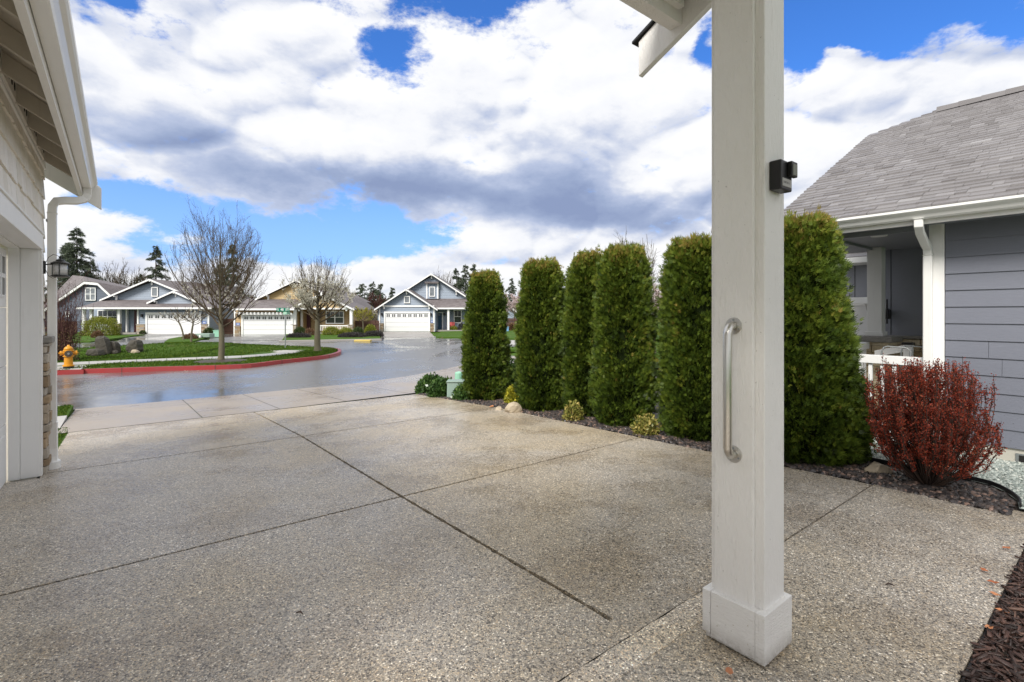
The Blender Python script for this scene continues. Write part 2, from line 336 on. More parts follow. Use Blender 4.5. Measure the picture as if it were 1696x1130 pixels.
def asphalt_mat():
    m, n = newmat('wet_asphalt')
    fine = n.noise(n.co, 120, 3, .7); mid_ = n.noise(n.co, 1.0, 6, .6, .5); big = n.noise(n.mapv(n.co, scale=(1, .5, 1)), .16, 6, .62, .6)
    lanes = n.noise(n.mapv(n.co, scale=(.25, 1.2, 1), rot=(0, 0, R(25))), .55, 4, .5)
    c = n.mix(n.lin(fine, .3, .7), (.115, .112, .108), (.19, .185, .178))
    c = n.mix(n.sstep(big, .5, .62, 0, .6), c, (.07, .067, .067))
    n.put(n.b.inputs['Base Color'], c)
    c = n.mix(n.sstep(n.noise(n.co, 18, 6, .8), .56, .74, 0, .5), c, (.30, .29, .27)); n.put(n.b.inputs['Base Color'], c)
    wet = n.m('ADD', n.m('MULTIPLY', big, .65), n.m('ADD', n.m('MULTIPLY', mid_, .2), n.m('MULTIPLY', lanes, .15)))
    pud = n.sstep(wet, .46, .58)
    n.put(n.b.inputs['Roughness'], n.lin(pud, 0, 1, .34, .12))
    n.b.inputs['Specular IOR Level'].default_value = .62
    nb = n.add('ShaderNodeBump'); n.put(nb.inputs['Height'], fine); nb.inputs['Distance'].default_value = .004
    n.put(nb.inputs['Strength'], n.lin(pud, 0, 1, .35, .02)); n.put(n.b.inputs['Normal'], nb.outputs[0]); return m
M['asphalt'] = asphalt_mat()
def redkerb_mat():
    m, n = newmat('red_kerb_paint')
    f = n.noise(n.co, 9, 6, .7); g = n.noise(n.co, 1.2, 4, .6)
    c = n.mix(n.lin(g, .3, .7), (.36, .028, .028), (.30, .05, .05)); c = n.mix(n.sstep(f, .62, .72, 0, .8), c, (.33, .2, .17))
    n.put(n.b.inputs['Base Color'], c); n.b.inputs['Roughness'].default_value = .38; return m
M['redkerb'] = redkerb_mat()
def grass_mat():
    m, n = newmat('lawn')
    a = n.noise(n.co, .8, 6, .65); f = n.noise(n.co, 45, 4, .7); p = n.noise(n.mapv(n.co, loc=(4, 4, 0)), .5, 5, .6)
    c = n.mix(n.lin(a, .3, .7), (.045, .105, .008), (.085, .150, .014)); c = n.mix(n.lin(f, .3, .7, 0, .6), c, (.03, .07, .008))
    c = n.mix(n.sstep(p, .63, .74, 0, .8), c, (.17, .13, .07))
    n.put(n.b.inputs['Base Color'], c); n.b.inputs['Roughness'].default_value = .8; n.b.inputs['Specular IOR Level'].default_value = .15; n.put(n.b.inputs['Normal'], n.bump(f, .04, .8)); return m
M['grass'] = grass_mat()
def hydrant_mat():
    m, n = newmat('hydrant_yellow')
    f = n.noise(n.co, 14, 5, .7); c = n.mix(n.sstep(f, .56, .7, 0, .7), (.62, .27, .008), (.35, .11, .02))
    n.put(n.b.inputs['Base Color'], c); n.b.inputs['Roughness'].default_value = .4; return m
M['hydrant'] = hydrant_mat()
def glass_mat(name, col=(.02, .022, .025), rough=.05):
    m, n = newmat(name); f = n.noise(n.co, 1.5, 3, .5)
    n.put(n.b.inputs['Base Color'], n.mix(n.lin(f, .3, .7), col, tuple(x * 2.5 for x in col))); n.b.inputs['Roughness'].default_value = rough
    n.b.inputs['Specular IOR Level'].default_value = .7; return m
M['glass'] = glass_mat('window_glass'); M['blind'] = glass_mat('window_with_blind', (.10, .11, .12), .15)
M['lampglass'] = glass_mat('seeded_lamp_glass', (.42, .42, .42), .25)

# ---------------------------------------------------------------- frames and mesh builder
class Frame:
    def __init__(s, u, v): s.u = u; s.v = v
    def p(s, a, b, z): return (a * s.u[0] + b * s.v[0], a * s.u[1] + b * s.v[1], z)
    def st(s, x, y): return (x * s.u[0] + y * s.u[1], x * s.v[0] + y * s.v[1])
def mkframe(vpx):
    k = math.hypot(vpx - CX, F_PX); c, d = (vpx - CX) / k, F_PX / k
    return Frame((c, d), (d, -c))
N = mkframe(205.0)       # a: toward the street, b: toward the neighbour
G = mkframe(196.0)       # own garage
W = Frame((1, 0), (0, 1))
def px(x, y, d): return ((x - CX) / F_PX * d, d, CAMZ + (HY - y) / F_PX * d)
def gr(x, y, z): d = (CAMZ - z) * F_PX / (y - HY); return ((x - CX) / F_PX * d, d, z)

class MB:
    def __init__(s): s.v = []; s.f = []; s.r = []; s.smooth = False
    def add(s, vs, fs, rnd=None):
        o = len(s.v); s.v += [tuple(p) for p in vs]; rnd = random.random() if rnd is None else rnd
        for f in fs: s.f.append(tuple(i + o for i in f)); s.r.append(rnd)
        return s
    def hexa(s, b, t, rnd=None):     # bottom 4 (ccw), top 4
        return s.add(b + t, [(3, 2, 1, 0), (4, 5, 6, 7), (0, 1, 5, 4), (1, 2, 6, 5), (2, 3, 7, 6), (3, 0, 4, 7)], rnd)
    def box(s, F, a0, a1, b0, b1, z0, z1, rnd=None):
        q = [(a0, b0), (a1, b0), (a1, b1), (a0, b1)]
        return s.hexa([F.p(a, b, z0) for a, b in q], [F.p(a, b, z1) for a, b in q], rnd)
    def sweep(s, poly, off, rnd=None):   # polygon (3-D points) extruded by vector off
        n = len(poly); t = [tuple(p[i] + off[i] for i in range(3)) for p in poly]
        fs = [tuple(range(n))[::-1], tuple(range(n, 2 * n))] + [(i, (i + 1) % n, n + (i + 1) % n, n + i) for i in range(n)]
        return s.add(list(poly) + t, fs, rnd)
    def tube(s, path, rad, n=8, rnd=None, cap=True):
        path = [Vector(p) for p in path]; k = len(path)
        if not hasattr(rad, '__len__'): rad = [rad] * k
        vs = []; ref = None
        for i, p in enumerate(path):
            d = (path[min(i + 1, k - 1)] - path[max(i - 1, 0)]).normalized()
            if ref is None: ref = d.orthogonal().normalized()
            ref = (ref - d * ref.dot(d)); ref = ref.normalized() if ref.length > 1e-6 else d.orthogonal().normalized()
            b = d.cross(ref)
            for j in range(n):
                a = 2 * math.pi * j / n; vs.append(p + (ref * math.cos(a) + b * math.sin(a)) * rad[i])
        fs = [(i * n + j, i * n + (j + 1) % n, (i + 1) * n + (j + 1) % n, (i + 1) * n + j) for i in range(k - 1) for j in range(n)]
        if cap: fs += [tuple(range(n))[::-1], tuple((k - 1) * n + j for j in range(n))]
        return s.add(vs, fs, rnd)
    def lathe(s, c, prof, n=20, rnd=None):   # prof: (radius, z)
        vs = [(c[0] + r * math.cos(2 * math.pi * j / n), c[1] + r * math.sin(2 * math.pi * j / n), c[2] + z) for r, z in prof for j in range(n)]
        k = len(prof)
        fs = [(i * n + j, i * n + (j + 1) % n, (i + 1) * n + (j + 1) % n, (i + 1) * n + j) for i in range(k - 1) for j in range(n)]
        fs += [tuple(range(n))[::-1], tuple((k - 1) * n + j for j in range(n))]
        return s.add(vs, fs, rnd)
    def build(s, name, mat, parent=None, bevel=0, smooth=False):
        return mesh_obj(name, np.array(s.v, dtype=np.float32), s.f, np.array(s.r, dtype=np.float32), mat, parent, bevel, smooth)
def build_each(mb, name, mat, parent=None, bevel=0, per=None):
    """one object per solid added to mb (or per `per` solids)"""
    # solids are told apart by their shared vertices
    par = list(range(len(mb.v)))
    def fd(x):
        while par[x] != x: par[x] = par[par[x]]; x = par[x]
        return x
    for f in mb.f:
        for i in f[1:]: par[fd(i)] = fd(f[0])
    comps = {}; order = []
    for fi, f in enumerate(mb.f):
        k = fd(f[0])
        if k not in comps: comps[k] = []; order.append(k)
        comps[k].append(fi)
    per = per or 1; out = []
    for g0 in range(0, len(order), per):
        m = MB(); idx = {}
        for k in order[g0:g0 + per]:
            for fi in comps[k]:
                ff = []
                for i in mb.f[fi]:
                    if i not in idx: idx[i] = len(m.v); m.v.append(mb.v[i])
                    ff.append(idx[i])
                m.f.append(tuple(ff)); m.r.append(mb.r[fi])
        out.append(m.build(name, mat, parent, bevel))
    return out
def world_loc(o): return np.array((0, 0, 0)) if o is None else world_loc(o.parent) + np.array(o.location)
def mesh_obj(name, v, faces, rnd, mat, parent=None, bevel=0, smooth=False):
    me = bpy.data.meshes.new(name); off = world_loc(parent)
    v = v - off.astype(np.float32)
    if isinstance(faces, np.ndarray):
        nf, k = faces.shape
        me.vertices.add(len(v)); me.vertices.foreach_set('co', v.ravel())
        me.loops.add(nf * k); me.loops.foreach_set('vertex_index', faces.ravel().astype(np.int32))
        me.polygons.add(nf); me.polygons.foreach_set('loop_start', np.arange(0, nf * k, k, dtype=np.int32))
        me.update(calc_edges=True)
    else:
        me.from_pydata(v.tolist(), [], faces)
    at = me.attributes.new('rnd', 'FLOAT', 'FACE'); at.data.foreach_set('value', np.asarray(rnd, dtype=np.float32))
    if smooth: me.polygons.foreach_set('use_smooth', np.ones(len(me.polygons), dtype=bool))
    me.materials.append(mat if not isinstance(mat, str) else M[mat])
    o = bpy.data.objects.new(name, me); COL.objects.link(o)
    if parent is not None: o.parent = parent
    if bevel:
        b = o.modifiers.new('bevel', 'BEVEL'); b.width = bevel; b.segments = 2; b.limit_method = 'ANGLE'; b.angle_limit = R(40)
    return o
def thing(name, label, cat, loc=(0, 0, 0), group=None):
    o = bpy.data.objects.new(name, None); COL.objects.link(o); o.location = loc; o.empty_display_size = .2
    o['label'] = label; o['category'] = cat
    if group: o['group'] = group
    return o
def tag(o, label, cat, group=None):
    o['label'] = label; o['category'] = cat
    if group: o['group'] = group
    return o
def struct(o): o['kind'] = 'structure'; return o
def stuff(o, label=None, cat=None):
    o['kind'] = 'stuff'
    if label: o['label'] = label; o['category'] = cat
    return o
def norm(a): return a / np.maximum(np.linalg.norm(a, axis=-1, keepdims=True), 1e-9)
def orient(d, roll=None):
    """n matrices whose local Y runs along d, with a random roll"""
    d = norm(d); n = len(d); r = norm(rng.normal(size=(n, 3))) if roll is None else roll
    x = norm(np.cross(d, r)); z = np.cross(x, d)
    return np.stack([x, d, z], axis=2)
def inst(name, tv, tf, Mx, T, rnd, mat, parent=None, smooth=False, extra=None):
    tv = np.array(tv, dtype=np.float32); tf = np.array(tf); n = len(T); k = len(tv)
    v = np.einsum('nij,kj->nki', Mx, tv) + T[:, None, :]
    f = (tf[None] + (np.arange(n) * k)[:, None, None]).reshape(-1, tf.shape[1]); r = np.repeat(rnd, len(tf))
    v = v.reshape(-1, 3).astype(np.float32)
    if extra is not None:
        ev, ef, er = extra; ef = ef + len(v); v = np.vstack([v, ev.astype(np.float32)]); f = np.vstack([f, ef]); r = np.concatenate([r, er])
    return mesh_obj(name, v, f, r, mat, parent, 0, smooth)
LEAF_V = [(0, 0, 0), (.30, .45, .05), (0, 1, -.05), (-.30, .45, .05)]; LEAF_F = [(0, 1, 2, 3)]
FROND_V = []; FROND_F = []
for ang, L in ((0, 1.0), (.55, .78), (-.55, .78), (1.05, .5), (-1.05, .5)):
    ca, sa = math.cos(ang), math.sin(ang); b = len(FROND_V); y0 = .05 + .25 * (1 - abs(ang))
    for (x, y, z) in ((0, 0, 0), (.085, .5, .06), (0, 1, -.06), (-.085, .5, .06)):
        x *= 1; y *= L; FROND_V.append((x * ca + y * sa, y0 * 0 + y * ca - x * sa, z))
    FROND_F.append((b, b + 1, b + 2, b + 3))

# ---------------------------------------------------------------- ground levels
ZS = [-6, 1.6, 3.93, 6.97, 10, 12.55, 13.45, 13.75, 14.4]; ZV = [0, 0, -.072, -.145, -.30, -.43, -.485, -.5, -.5]
def gz(a): return float(np.interp(a, ZS, ZV))
ROAD = -.5; LAWN = -.36
def grid(F, aa, bb, zf, mb=None, rnd=.5, skirt=0):
    mb = mb or MB(); na, nb = len(aa), len(bb)
    vs = [F.p(a, b, zf(a, b)) for a in aa for b in bb]
    fs = [(i * nb + j, i * nb + j + 1, (i + 1) * nb + j + 1, (i + 1) * nb + j) for i in range(na - 1) for j in range(nb - 1)]
    mb.add(vs, [f[::-1] for f in fs], rnd)
    if skirt:
        ring = [(i, 0) for i in range(na)] + [(na - 1, j) for j in range(1, nb)] + [(i, nb - 1) for i in range(na - 2, -1, -1)] + [(0, j) for j in range(nb - 2, 0, -1)]
        top = [vs[i * nb + j] for i, j in ring]; bot = [(x, y, z - skirt) for x, y, z in top]; n = len(top)
        mb.add(top + bot, [(k, (k + 1) % n, n + (k + 1) % n, n + k) for k in range(n)], rnd)
    return mb
lsp = lambda a, b, n: [float(x) for x in np.linspace(a, b, n)]
# ground sheet to the horizon
aa = [-900, -60, -6, 0, 1.6, 3, 3.93, 5.5, 6.97, 8.5, 10, 12, 13.5, 14.2, 40, 200, 1200]
bb = [-1200, -200, -60, -20, -8, -2, -.7, 5.2, 12, 30, 80, 300, 1200]
g = grid(N, aa, bb, lambda a, b: gz(a) - .06 - (.03 if a > 13 else 0)); struct(g.build('ground', 'grass'))

# road
road_near = [(-80, 13.75), (-20, 13.75), (2.3, 13.78), (5.46, 13.95), (7.6, 14.7), (10, 16.06), (14, 19.0), (19, 23.5), (30, 30), (60, 40)]
pts = [N.p(a, b, ROAD) for b, a in road_near]
far_side = [gr(1500, 551, ROAD), gr(860, 562, ROAD), gr(765, 558.5, ROAD), gr(722, 557.5, ROAD), gr(632, 557.5, ROAD), gr(630, 560.6, ROAD), gr(467, 563.5, ROAD), gr(400, 563, ROAD), gr(90, 566, ROAD), (-90, 38, ROAD), (-120, 12, ROAD)]
road_poly = pts + far_side
mb = MB(); mb.add(road_poly, [tuple(range(len(road_poly)))]); o = mb.build('road', 'asphalt'); struct(o)
bpy.context.view_layer.update()

def ribbon(mb, line, zt, zb, wd, side=1, rnd=.5):
    """kerb along a polyline of xy points; wd to the left of travel"""
    n = len(line); L = [Vector((p[0], p[1])) for p in line]; off = []
    for i in range(n):
        d = (L[min(i + 1, n - 1)] - L[max(i - 1, 0)]).normalized(); off.append(L[i] + Vector((-d.y, d.x)) * wd * side)
    for i in range(n - 1):
        a, b, c, d = L[i], L[i + 1], off[i + 1], off[i]
        mb.hexa([(a.x, a.y, zb), (b.x, b.y, zb), (c.x, c.y, zb), (d.x, d.y, zb)], [(a.x, a.y, zt), (b.x, b.y, zt), (c.x, c.y, zt), (d.x, d.y, zt)], rnd)
    return off
def smooth_line(P, k=6):
    out = []; n = len(P)
    for i in range(n - 1):
        p0, p1, p2, p3 = [np.array(P[max(0, min(n - 1, j))][:2], float) for j in (i - 1, i, i + 1, i + 2)]
        for t in np.linspace(0, 1, k, endpoint=False):
            out.append(tuple(.5 * ((2 * p1) + (-p0 + p2) * t + (2 * p0 - 5 * p1 + 4 * p2 - p3) * t * t + (-p0 + 3 * p1 - 3 * p2 + p3) * t ** 3)))
    out.append(tuple(P[-1][:2])); return out

# driveway slabs with open joints
J = .013
def ragged(mb, i0):
    """crumbled slab edges: nudge the outline of every slab by a few millimetres"""
    for i in range(i0, len(mb.v)):
        x, y, z = mb.v[i]; k = math.sin(x * 91.7 + y * 37.3) * math.sin(x * 53.1 - y * 77.9)
        mb.v[i] = (x + .0045 * k, y + .0045 * math.sin(x * 61 + y * 83), z)
bj = {'a': (-.68, 1.88, 5.17)}
cuts_a = [1.46, 3.93, 6.97, 10.05]
mb = MB()
for i in range(3):
    for (b0, b1) in ((-.92 if i == 0 else -.66, 1.88), (1.88, 5.17)):
        i0 = len(mb.v); grid(N, lsp(cuts_a[i] + (J if i else .0), cuts_a[i + 1] - (J if i < 2 else 0), 90), lsp(b0 + (J if b0 > 1 else 0), b1 - J, 90), lambda a, b: gz(a), mb, .5, .05); ragged(mb, i0)
grid(N, [3.93+J, 6.8], [-1.0, -.66], lambda a, b: gz(a)-.0005, mb, .5, .05); grid(N, [1.45, 1.60], [1.86, 1.90], lambda a, b: gz(a) + .0006, mb, .5, .05)
grid(N, lsp(.46, 1.46 - J, 20), lsp(2.9, 5.355, 40), lambda a, b: gz(a), mb, .5, .05); grid(N, lsp(.46, 1.47, 4), lsp(1.0, 2.9, 5), lambda a, b: gz(a), mb, .5, .05)
grid(N, lsp(-4, 1.46 - J, 4), lsp(-3, 1.0 - .0, 5), lambda a, b: gz(a), mb, .5, .05)
grid(N, lsp(-4, .46 - .0, 4), lsp(1.0, 1.9, 3), lambda a, b: gz(a), mb, .5, .05)
struct(mb.build('driveway', 'agg'))
mb = grid(N, lsp(1.325, 1.463, 4), lsp(.2, 2.11, 20), lambda a, b: .003, None, .5, .02); ragged(mb, 0); struct(mb.build('porch_slab_edge', 'agg_pale'))
mb = grid(N, lsp(1.325, 1.463, 4), lsp(2.11, 2.9, 8), lambda a, b: .0022, None, .5, .02); ragged(mb, 0); struct(mb.build('porch_slab_edge', 'agg_pale'))
# dark grit lying in the joints
struct(grid(N, [-.5, 1.6, 3.93, 6.97, 10.04], [-.65, 1.9, 5.16], lambda a, b: gz(a) - .022).build('joint_bed', 'wetsoil'))
# slab to the left, in front of the garage door and beyond
# apron
mb = MB(); inner = lambda b: 10.06 + .12 * max(0, b - 2.5) / 2.5 + max(0, b - 5.4) * .35
outer = lambda b: float(np.interp(b, [q[0] for q in road_near], [q[1] for q in road_near]))
cb = [-.8, 1.07, 2.32, 3.6, 5.07, 7.0, 9.0, 11.5, 14.0]
def strip(mb, b0, b1, f0, f1, zoff=0, n=5, k=5):
    bs = lsp(b0, b1, n); vs = []; nb = k
    for b in bs:
        for t in lsp(0, 1, nb):
            a = f0(b) + (f1(b) - f0(b)) * t; ao = 13.75 - (outer(b) - a) if b > 2.3 else a
            ao = 10.05 + (a - f0(b)) / max(1e-6, outer(b) - inner(b)) * 3.7 if zoff is None else ao
            vs.append(N.p(a, b, gz(ao) + .004))
    mb.add(vs, [(i * nb + j, (i + 1) * nb + j, (i + 1) * nb + j + 1, i * nb + j + 1) for i in range(n - 1) for j in range(nb - 1)], .5)
for i in range(len(cb) - 1):
    strip(mb, cb[i] + .006, cb[i + 1] - .006, lambda b: inner(b) - .004, lambda b: outer(b) - 1.20)
    strip(mb, cb[i] + .006, cb[i + 1] - .006, lambda b: outer(b) - 1.19, lambda b: outer(b) + .0)
struct(mb.build('driveway_apron', 'apron'))
# verge, sidewalk and kerb to the left of the apron
mb = MB()
for k in range(12): mb.box(N, 10.75, 12.05, -2.30 - 1.5 * k, -.81 - 1.5 * k, -.42, -.345 - .0, .5)
struct(mb.build('sidewalk', 'sidewalk'))
mb = MB(); mb.box(N, 12.06, 13.5, -20, -.81, -.5, -.37); grid(N, lsp(7.35, 10.745, 8), [-20, -6, -.664], lambda a, b: gz(a) - .012, mb, .5, .1); struct(mb.build('verge', 'grass'))
mb = MB(); mb.box(N, 13.5, 13.66, -20, -1.0, -.56, -.365); struct(mb.build('kerb', 'kerb', None, .02))

# ---------------------------------------------------------------- corner island with red kerb
isl_front = [(-60, -6), gr(-200, 633, ROAD), gr(92, 621, ROAD), gr(250, 615.5, ROAD), gr(400, 610.6, ROAD), gr(467, 602.9, ROAD), gr(534, 595.2, ROAD), gr(558, 590, ROAD), gr(565.5, 585.5, ROAD), gr(560, 581.8, ROAD), gr(540, 579.8, ROAD), gr(512, 578.6, ROAD)]
isl_back = [gr(512, 578.6, ROAD), gr(440, 577.3, ROAD), gr(360, 577.6, ROAD), gr(290, 578.5, ROAD), gr(210, 582, ROAD), gr(140, 587, ROAD), gr(60, 592, ROAD), (-60, 16)]
fl = smooth_line(isl_front, 6)
mb = MB()
step = 0; lens = 0; seg = []
KZ = ROAD + .15
off = ribbon(mb, fl, KZ, ROAD - .05, .16, 1)
struct(mb.build('red_kerb', 'redkerb'))
mb = MB()
for xx in (203, 352, 468, 545):
    i_ = min(range(len(fl)), key=lambda i: abs(CX + F_PX * fl[i][0] / max(fl[i][1], 1) - xx)); a_, b_ = Vector(fl[i_]), Vector((off[i_].x, off[i_].y)); t_ = (Vector(fl[i_ + 1]) - a_).normalized() * .009; n_ = (b_ - a_).normalized() * .004
    q_ = [a_ - t_ - n_, a_ + t_ - n_, b_ + t_ + n_, b_ - t_ + n_]; mb.hexa([(p.x, p.y, ROAD - .04) for p in q_], [(p.x, p.y, KZ + .003) for p in q_])
struct(mb.build('kerb_joint', 'wetsoil'))
bl = smooth_line(isl_back, 5)
mb = MB(); ribbon(mb, bl, KZ - .01, ROAD - .05, .14, 1); struct(mb.build('kerb', 'kerb'))
# lawn body: grid between the front and back lines, gently mounded
offp = [(p.x, p.y) for p in off]
bl2 = [p for p in bl][::-1]
def resample(P, n):
    P = np.array(P); s = np.concatenate([[0], np.cumsum(np.linalg.norm(np.diff(P, axis=0), axis=1))]); u = np.linspace(0, s[-1], n)
    return np.stack([np.interp(u, s, P[:, 0]), np.interp(u, s, P[:, 1])], 1)
tip = max(range(len(offp)), key=lambda i: offp[i][0])
A_ = resample(offp[:tip + 1], 60); B_ = resample(list(bl2) + offp[:tip:-1], 60)
# keep rows matched by X
Bx = np.array(sorted(B_.tolist())); By = np.interp(A_[:, 0], Bx[:, 0], Bx[:, 1])
Ax = A_[:, 0]; Ay = A_[:, 1]; By = np.maximum(By, Ay + .001)
def isl_z(x, y):
    ya = np.interp(x, Ax, Ay); yb = np.interp(x, Ax, By); t = np.clip((y - ya) / np.maximum(yb - ya, .3), 0, 1)
    return KZ + .004 + .30 * np.clip((t - .45) / .3, 0, 1) ** 1.5 * np.clip((1.03 - t) * 6, 0, 1) * np.clip((yb - ya - 3) / 5, 0, 1) * np.clip((-12.2 - x) / 4, 0, 1)
vs = []; K = 14
for x, ya, yb in zip(Ax, Ay, By):
    for t in np.linspace(0, 1, K): y = ya + (yb - ya) * t; vs.append((x, y, float(isl_z(x, y))))
mb = MB(); mb.add(vs, [(i * K + j, (i + 1) * K + j, (i + 1) * K + j + 1, i * K + j + 1) for i in range(59) for j in range(K - 1)], .5)
struct(mb.build('lawn', 'grass', None, 0, True))
# sidewalk on the island
def flat_poly(mb, P, z, th=.05):
    mb.sweep([(p[0], p[1], z) for p in P][::-1], (0, 0, -th)) if False else mb.add([(p[0], p[1], z) for p in P] + [(p[0], p[1], z - th) for p in P], [tuple(range(len(P)))] + [(i, len(P) + i, len(P) + (i + 1) % len(P), (i + 1) % len(P)) for i in range(len(P))])
SW = KZ + .022
up_l = [gr(x, y, SW) for x, y in ((-260, 612), (92, 601), (200, 596.6), (300, 592.8), (400, 589), (445, 585.6), (462, 583))]
lo_l = [gr(x, y, SW) for x, y in ((-260, 620), (92, 605.5), (200, 600.6), (300, 596.6), (400, 592.4), (452, 588.5), (488, 585))]
mb = MB()
for i in range(len(up_l) - 1):
    n = 4 if i else 8
    for k in range(n):
        f = lambda A, t: tuple(A[i][j] + (A[i + 1][j] - A[i][j]) * t for j in range(3))
        t0, t1 = k / n + .004, (k + 1) / n - .004
        flat_poly(mb, [f(lo_l, t0), f(lo_l, t1), f(up_l, t1), f(up_l, t0)], SW)
flat_poly(mb, [gr(488, 585, SW), gr(505, 580.5, SW), gr(470, 580, SW), gr(447, 581, SW), gr(462, 583, SW)][::1], SW + .001)
flat_poly(mb, [gr(85, 612, SW), gr(134, 611, SW), gr(150, 604.5, SW), gr(85, 607, SW)], SW - .004)
struct(mb.build('sidewalk', 'sidewalk'))
# mulch ring
c = gr(366, 598.5, KZ); mb = MB(); mb.lathe((c[0], c[1], KZ - .02), [(.95, 0), (.9, .035), (.5, .06), (.02, .08)], 26); o = mb.build('tree_ring_mulch', 'wetsoil'); stuff(o, 'dark mulch ring around the foot of the taller bare street tree', 'mulch')

# far verges and driveways (opposite side)
def sheet(name, P, z, mat, th=.12): 
    mb = MB(); flat_poly(mb, P, z, th); return struct(mb.build(name, mat))
FZ = ROAD + .1
sheet('lawn', [gr(467, 563.6, FZ), gr(630, 560.8, FZ), gr(628, 552.5, FZ), gr(474, 553.5, FZ)], FZ, 'grass')
sheet('kerb', [gr(462, 564.8, ROAD + .09), gr(632, 561.9, ROAD + .09), gr(632, 561, ROAD + .09), gr(462, 563.9, ROAD + .09)], ROAD + .09, 'kerb')
sheet('lawn', [gr(722, 558, FZ), gr(860, 561, FZ), gr(1200, 561, FZ), gr(1200, 540, FZ), gr(730, 549, FZ)], FZ, 'grass')
sheet('lawn', [gr(90, 566.5, FZ), gr(150, 565.5, FZ), gr(200, 559, FZ), gr(240, 554, FZ), gr(90, 556, FZ)], FZ, 'grass')
sheet('lawn', [gr(272, 566.5, FZ), gr(318, 565.5, FZ), gr(338, 560, FZ), gr(352, 553.5, FZ), gr(322, 554, FZ), gr(280, 561, FZ)], FZ, 'grass')
sheet('driveway', [gr(634, 558.6, ROAD + .012), gr(720, 558.6, ROAD + .012), gr(712, 549.6, ROAD + .03), gr(634, 549.6, ROAD + .03)], ROAD + .02, 'kerb', .05)
sheet('driveway', [gr(190, 566.5, ROAD + .01), gr(270, 566.5, ROAD + .01), gr(340, 553, ROAD + .01), gr(225, 553, ROAD + .01)], ROAD + .015, 'asphalt', .05)
sheet('driveway', [gr(346, 563.6, ROAD + .02), gr(466, 563.9, ROAD + .02), gr(484, 554.0, ROAD + .03), gr(352, 554.0, ROAD + .03)], ROAD + .025, 'asphalt', .05)
sheet('lawn', [gr(838, 579, FZ), gr(900, 578.5, FZ), gr(900, 574, FZ), gr(838, 574.5, FZ)], FZ, 'grass')
sheet('street_beyond', [gr(780, 572, ROAD + .02), gr(900, 571, ROAD + .02), gr(900, 563.5, ROAD + .02), gr(820, 564, ROAD + .02)], ROAD + .02, 'sidewalk', .05)
c0 = gr(605, 562.8, ROAD + .12); mb = MB(); mb.box(W, c0[0] - .72, c0[0] + .45, c0[1] - .35, c0[1] + .1, ROAD, ROAD + .12); struct(mb.build('yellow_kerb_ramp', 'yellowcurb', None, .02))

# grass blades on the island and verge (uncountable)
def blades(name, X, Y, Z, mat='grassblade', h=(.03, .07), label=None, seed=0):
    n = len(X); T = np.stack([X, Y, Z], 1)
    d = np.stack([rng.normal(0, .35, n), rng.normal(0, .35, n), np.ones(n)], 1)
    s = rng.uniform(*h, n)[:, None, None]
    Mx = orient(d) * s * np.array([[.55, 1, 1]])[:, None, :]
    o = inst(name, LEAF_V, LEAF_F, Mx, T, rng.uniform(0, 1, n), mat); stuff(o, label, 'grass'); return o
n = 60000; x = rng.uniform(-22, Ax.max() - .12, n); ya = np.interp(x, Ax, Ay); yb = np.interp(x, Ax, By); y = ya + .03 + (yb - ya) * rng.uniform(0, 1, n) ** 1.1
keep = np.ones(n, bool)
ul = np.array(up_l); ll = np.array(lo_l)
yu = np.interp(x, ul[:, 0], ul[:, 1]); yl = np.interp(x, ll[:, 0], ll[:, 1])
keep &= ~((y > yl) & (y < yu) & (x < gr(488, 585, SW)[0])); keep &= ((x - c[0]) ** 2 + (y - c[1]) ** 2 > .85)
keep &= ~((x < gr(150, 604.5, SW)[0]) & (y < yl)); keep &= ~((x > gr(447, 581, SW)[0]) & (x < gr(505, 580, SW)[0]) & (y > yl - .4) & (y < yu + 2.2))
x, y = x[keep], y[keep]; blades('grass', x, y, isl_z(x, y), h=(.03, .08), label='short wet green grass on the corner island lawn')
n = 6000; a = rng.uniform(12.1, 13.45, n); b = rng.uniform(-4, -.84, n); blades('grass', a * N.u[0] + b * N.v[0], a * N.u[1] + b * N.v[1], np.full(n, -.37), h=(.03, .06), label='narrow strip of grass between the near sidewalk and the road')
n = 8000; a = rng.uniform(7.5, 10.7, n); b = rng.uniform(-3, -.68, n); blades('grass', a * N.u[0] + b * N.v[0], a * N.u[1] + b * N.v[1], np.interp(a, ZS, ZV) - .015, h=(.02, .05), label='grass beside the driveway past the garage corner')

# ---------------------------------------------------------------- beds on the right
mb = grid(N, lsp(.0, 10.3, 30), lsp(5.19, 12.5, 12), lambda a, b: gz(a) - .012 + .02 * min(1, (b - 5.19) * 4)); struct(mb.build('planting_bed', 'wetsoil'))
edge = [N.p(*q, 0) for q in ((4.2, 6.35), (3.0, 6.1), (2.2, 5.95), (1.75, 5.92), (1.35, 5.91), (1.127, 5.917), (.965, 5.93), (.805, 5.89), (.69, 5.76), (.60, 5.56), (.57, 5.38))]
el_ = smooth_line(edge, 8)
def ebf(a_): # bed edge b as a function of a
    P = sorted([N.st(*p) for p in el_]); return np.interp(a_, [p[0] for p in P], [p[1] for p in P])
mb = MB(); ribbon(mb, el_, .055, -.1, .012, 1); stuff_o = mb.build('garden_edging', 'black', None, 0, False); tag(stuff_o, 'black plastic edging curving between the dark pebbles and pale gravel', 'garden edging')
